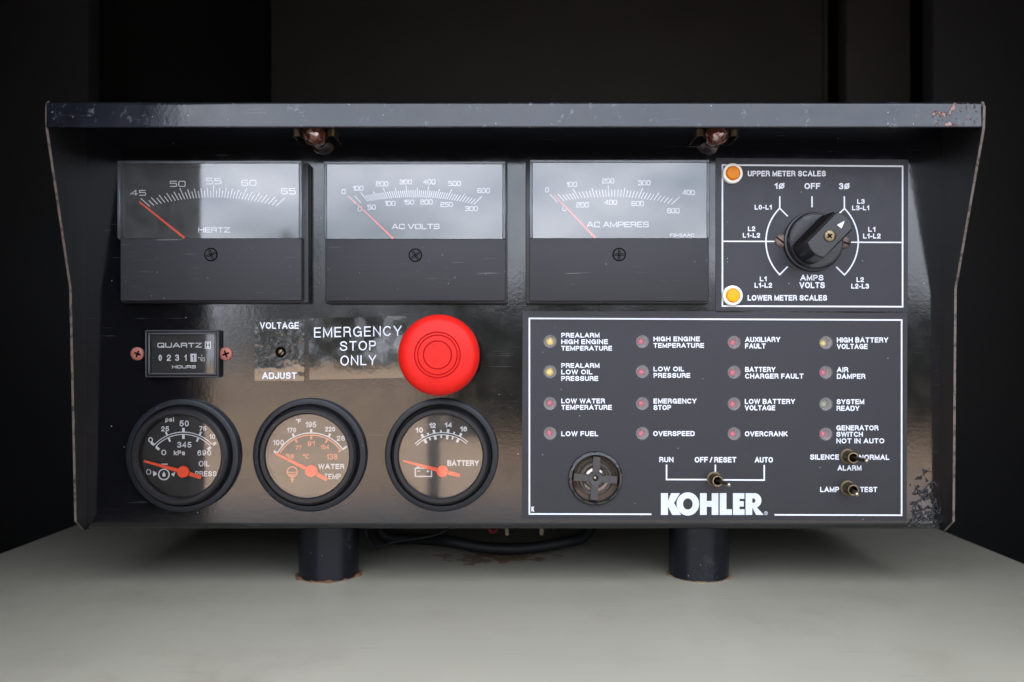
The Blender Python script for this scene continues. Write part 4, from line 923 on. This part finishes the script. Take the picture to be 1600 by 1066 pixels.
p = Print(DH); p.line(circ(256.1, 741.5, 8.2), 1.9, True); p.poly([[(256.1, 736.6), (253.4, 741.6), (253.8, 744.2), (256.1, 745.4), (258.4, 744.2), (258.8, 741.6)]])
p.line([(241, 737.5), (244, 739)], 1.5); p.face2([(239, 735.5), (245.5, 741), (239.5, 744.5)], [[0, 1, 2]]); p.face2([(274, 737.5), (267.3, 741), (271.5, 745)], [[0, 1, 2]]); p.line(circ(232.2, 737.6, 3.6, 16), .9, True); p.line([(251.5, 725.5), (262, 725.5)], 1.8)
p.build('oil_symbol', M['dialwhite'], og)
dial_needle((224.8, 720.6), (286.1, 737.6), (314.2, 746.2), 9.3, og)

wg = gauge(485.5, 710.2, 'water temperature gauge in the middle of the bottom row', M['gaugeglass'])
lettering([T('°F', 462.4, 470.4, 654.6, 661.7), T('195', 477.3, 494.1, 659, 668.1), T('170', 448.5, 462.7, 668.5, 676.1), T('220', 508, 523.7, 666.9, 674.5), T('28', 526.2, 539, 681, 689), T('100', 426.4, 443.5, 687.2, 696),
           T('TEMP', 506.4, 532.6, 740.3, 749)], M['dialwhite'], wg, DH, t=1.5)
lettering([T('WATER', 497.3, 538, 725, 733.2)], M['dialwhite'], wg, DH, t=1.9)
lettering([T('91', 480.5, 491.8, 689.2, 697.7), T('77', 461.7, 471.3, 696.2, 702.9), T('104', 500.9, 514.4, 695.2, 702.3), T('138', 510, 527.2, 709.3, 718.3), T('38', 446.7, 459.2, 709.7, 717), T('°C', 473.4, 483.2, 709.5, 717)], M['orange'], wg, DH, t=1.5)
dial_lines(486.2, 736.2, 59.6, -62, 56, 1.8, M['dialwhite'], wg); dial_lines(486.2, 736.2, 56.2, -60, 56, 2.2, M['orange'], wg)
dial_ticks(486.2, 736.2, [(-62, 60, 66, 3.6), (-26.5, 60, 65.5, 3.4), (0, 60, 65.5, 3.4), (27, 60, 65.5, 3.4), (55.5, 60, 68, 3.0)], M['dialwhite'], wg)
dial_ticks(486.2, 736.2, [(-26.5, 49.5, 56, 3.0), (0, 49.5, 56, 3.4), (27, 49.5, 56, 3.0), (55, 52, 56, 3.0)], M['orange'], wg)
p = Print(DH); p.line(circ(456.7, 737.6, 7.9), 1.9, True); p.line([(449.5, 738.2), (464, 738.2)], 1.6); p.line([(451, 741.2), (462.5, 741.2)], 1.6); p.line([(453, 743.6), (460.5, 743.6)], 1.4); p.line([(456.7, 746), (456.5, 754)], 2.8); p.line([(453.4, 749), (459.8, 749)], 1.4); p.build('coolant_symbol', M['orange'], wg)
dial_needle((430.2, 708.6), (486.2, 736.2), (510.8, 749.8), 9.6, wg)

bg_ = gauge(690.7, 710.2, 'battery charge gauge under the red button', M['gaugeglass'])
lettering([T('10', 649.2, 661, 668, 676.5), T('12', 670.6, 681, 660.8, 669), T('14', 694.8, 706.4, 660.2, 668), T('16', 718.9, 730, 666.3, 674.3)], M['dialwhite'], bg_, DH, t=1.9)
lettering([T('BATTERY', 698.9, 748.3, 719.2, 728.3)], M['dialwhite'], bg_, DH, t=2.0)
dial_lines(691.3, 736.6, 60.6, -45, 41, 1.3, M['dialwhite'], bg_); dial_lines(691.3, 736.6, 57.2, -45, 41, 1.3, M['dialwhite'], bg_)
dial_ticks(691.3, 736.6, [q_ for a, big in ((-29.5, 1), (-21, 0), (-12, 1), (-2, 0), (8, 1), (17, 0), (26.5, 1)) for q_ in ((a, 50.5 if big else 52, 57, 4.0 if big else 2.6), (a, 60.8, 66.5 if big else 64.5, 4.0 if big else 2.6))], M['dialwhite'], bg_)
p = Print(DH); p.line([(649, 731.8), (674.3, 731.8), (674.3, 744.6), (649, 744.6)], 1.9, True); p.line([(651, 730), (656.5, 730)], 2.4); p.line([(666.5, 730), (672, 730)], 2.4); p.line([(652, 736.4), (656.4, 736.4)], 1.2); p.line([(665.6, 736.4), (671, 736.4)], 1.3); p.line([(668.3, 733.8), (668.3, 739)], 1.3); p.build('battery_symbol', M['dialwhite'], bg_)
dial_needle((629.6, 720.2), (691.3, 736.6), (719, 743.6), 9.3, bg_)

# ------------------------------------------------------------------ lamps under the hood
for (px, py, lab) in ((490.3, 208, 'rust-clouded lamp bulb under the left half of the hood'), (1121, 208, 'rust-clouded lamp bulb under the right half of the hood')):
    hb = .019
    pr_ = [(13.5, .001), (13.5, .006), (16.5, .009)] + [(18.3 * math.cos(R(a)) * (.97 if a else 1), .011 + .0072 * math.sin(R(a))) for a in range(0, 91, 10)]
    o = lathe('hood_lamp', px, py, pr_, M['bulb'], panel, lab, 40, 80, .012, wob=lambda a, j: 1 + .02 * math.sin(3 * a + j))
    lathe('lamp_socket', px, py, [(16, -.001), (16, .004), (14.5, .0046), (13.6, .0046)], M['brass'], o, None, 32, 30, .004)
    for sg in (-1, 1):
        c = P(px + sg * 29, 208, .010); w_ = .0022; parts = []
        v = []
        pathp = [(-sg * .0075, .0078), (-sg * .0035, .0005), (0 - sg * .001, -.001), (sg * .0012, 0.0), (sg * .0014, .0040)]
        pth = []
        for (dx, dy) in [(-sg * .0042, .004), (-sg * .0026, -.0006), (0, -.0018), (sg * .0014, -.0008), (sg * .0017, .0095)]:
            pth.append((c.x + dx, c.y + dy))
        vs = []; fs = []
        for (x, y) in pth: vs += [(x, y, c.z + w_), (x, y, c.z - w_), (x - sg * .0004, y + .0005, c.z + w_), (x - sg * .0004, y + .0005, c.z - w_)]
        for i in range(len(pth) - 1):
            a_ = 4 * i; b_ = 4 * i + 4; fs += [[a_, a_ + 1, b_ + 1, b_], [a_ + 2, b_ + 2, b_ + 3, a_ + 3], [a_, b_, b_ + 2, a_ + 2], [a_ + 1, a_ + 3, b_ + 3, b_ + 1]]
        mk('socket_clip', vs, fs, M['brass'], o, None, 30)

# ------------------------------------------------------------------ cables behind and under the box
def cable(name, pts, r, m, label, cat='cable', seg=10):
    vs, fs = tube(smooth_path(pts, 10), r, seg); o = mk(name, vs, fs, m, None, None, 70); o['label'] = label; o['category'] = cat; return o
def C3(px, py, back_): return P(px, py, -back_)
cable('power_cable', [C3(590, 800, .10), C3(600, 838, .105), C3(650, 842, .11), C3(700, 846, .09), C3(760, 856, .085), C3(820, 857, .085), C3(880, 848, .09), C3(915, 836, .1), C3(930, 800, .11)], .0042, M['cable'], 'thick black cable looping down behind the panel between its two posts')
cable('control_wire', [C3(570, 815, .07), C3(574, 842, .07), C3(592, 854, .075), C3(620, 846, .08), C3(680, 836, .085), C3(720, 815, .09)], .0011, M['cable'], 'thin dark wire hanging just right of the left post', 'wire')
cable('red_wire', [C3(748, 800, .075), C3(762, 824, .075), C3(772, 831, .076), C3(785, 806, .08)], .0014, M['redwire'], 'short red wire end hanging under the middle of the panel', 'wire')
for i, (px, lab) in enumerate(((792, 'cream wire connector hanging beside the red wire'), (846, 'cream wire connector hanging to the right of the cable centre'))):
    a = C3(px - 3, 815, .08); c = C3(px + 3, 836, .08)
    vs, fs = bevel_box((a.x, .078, c.z), (c.x, .083, a.z), .0006, 2); o = mk('wire_connector', vs, fs, M['creamwire'], None, None, 40)
    o['label'] = lab; o['category'] = 'connector'; o['group'] = 'connectors hanging under the panel'
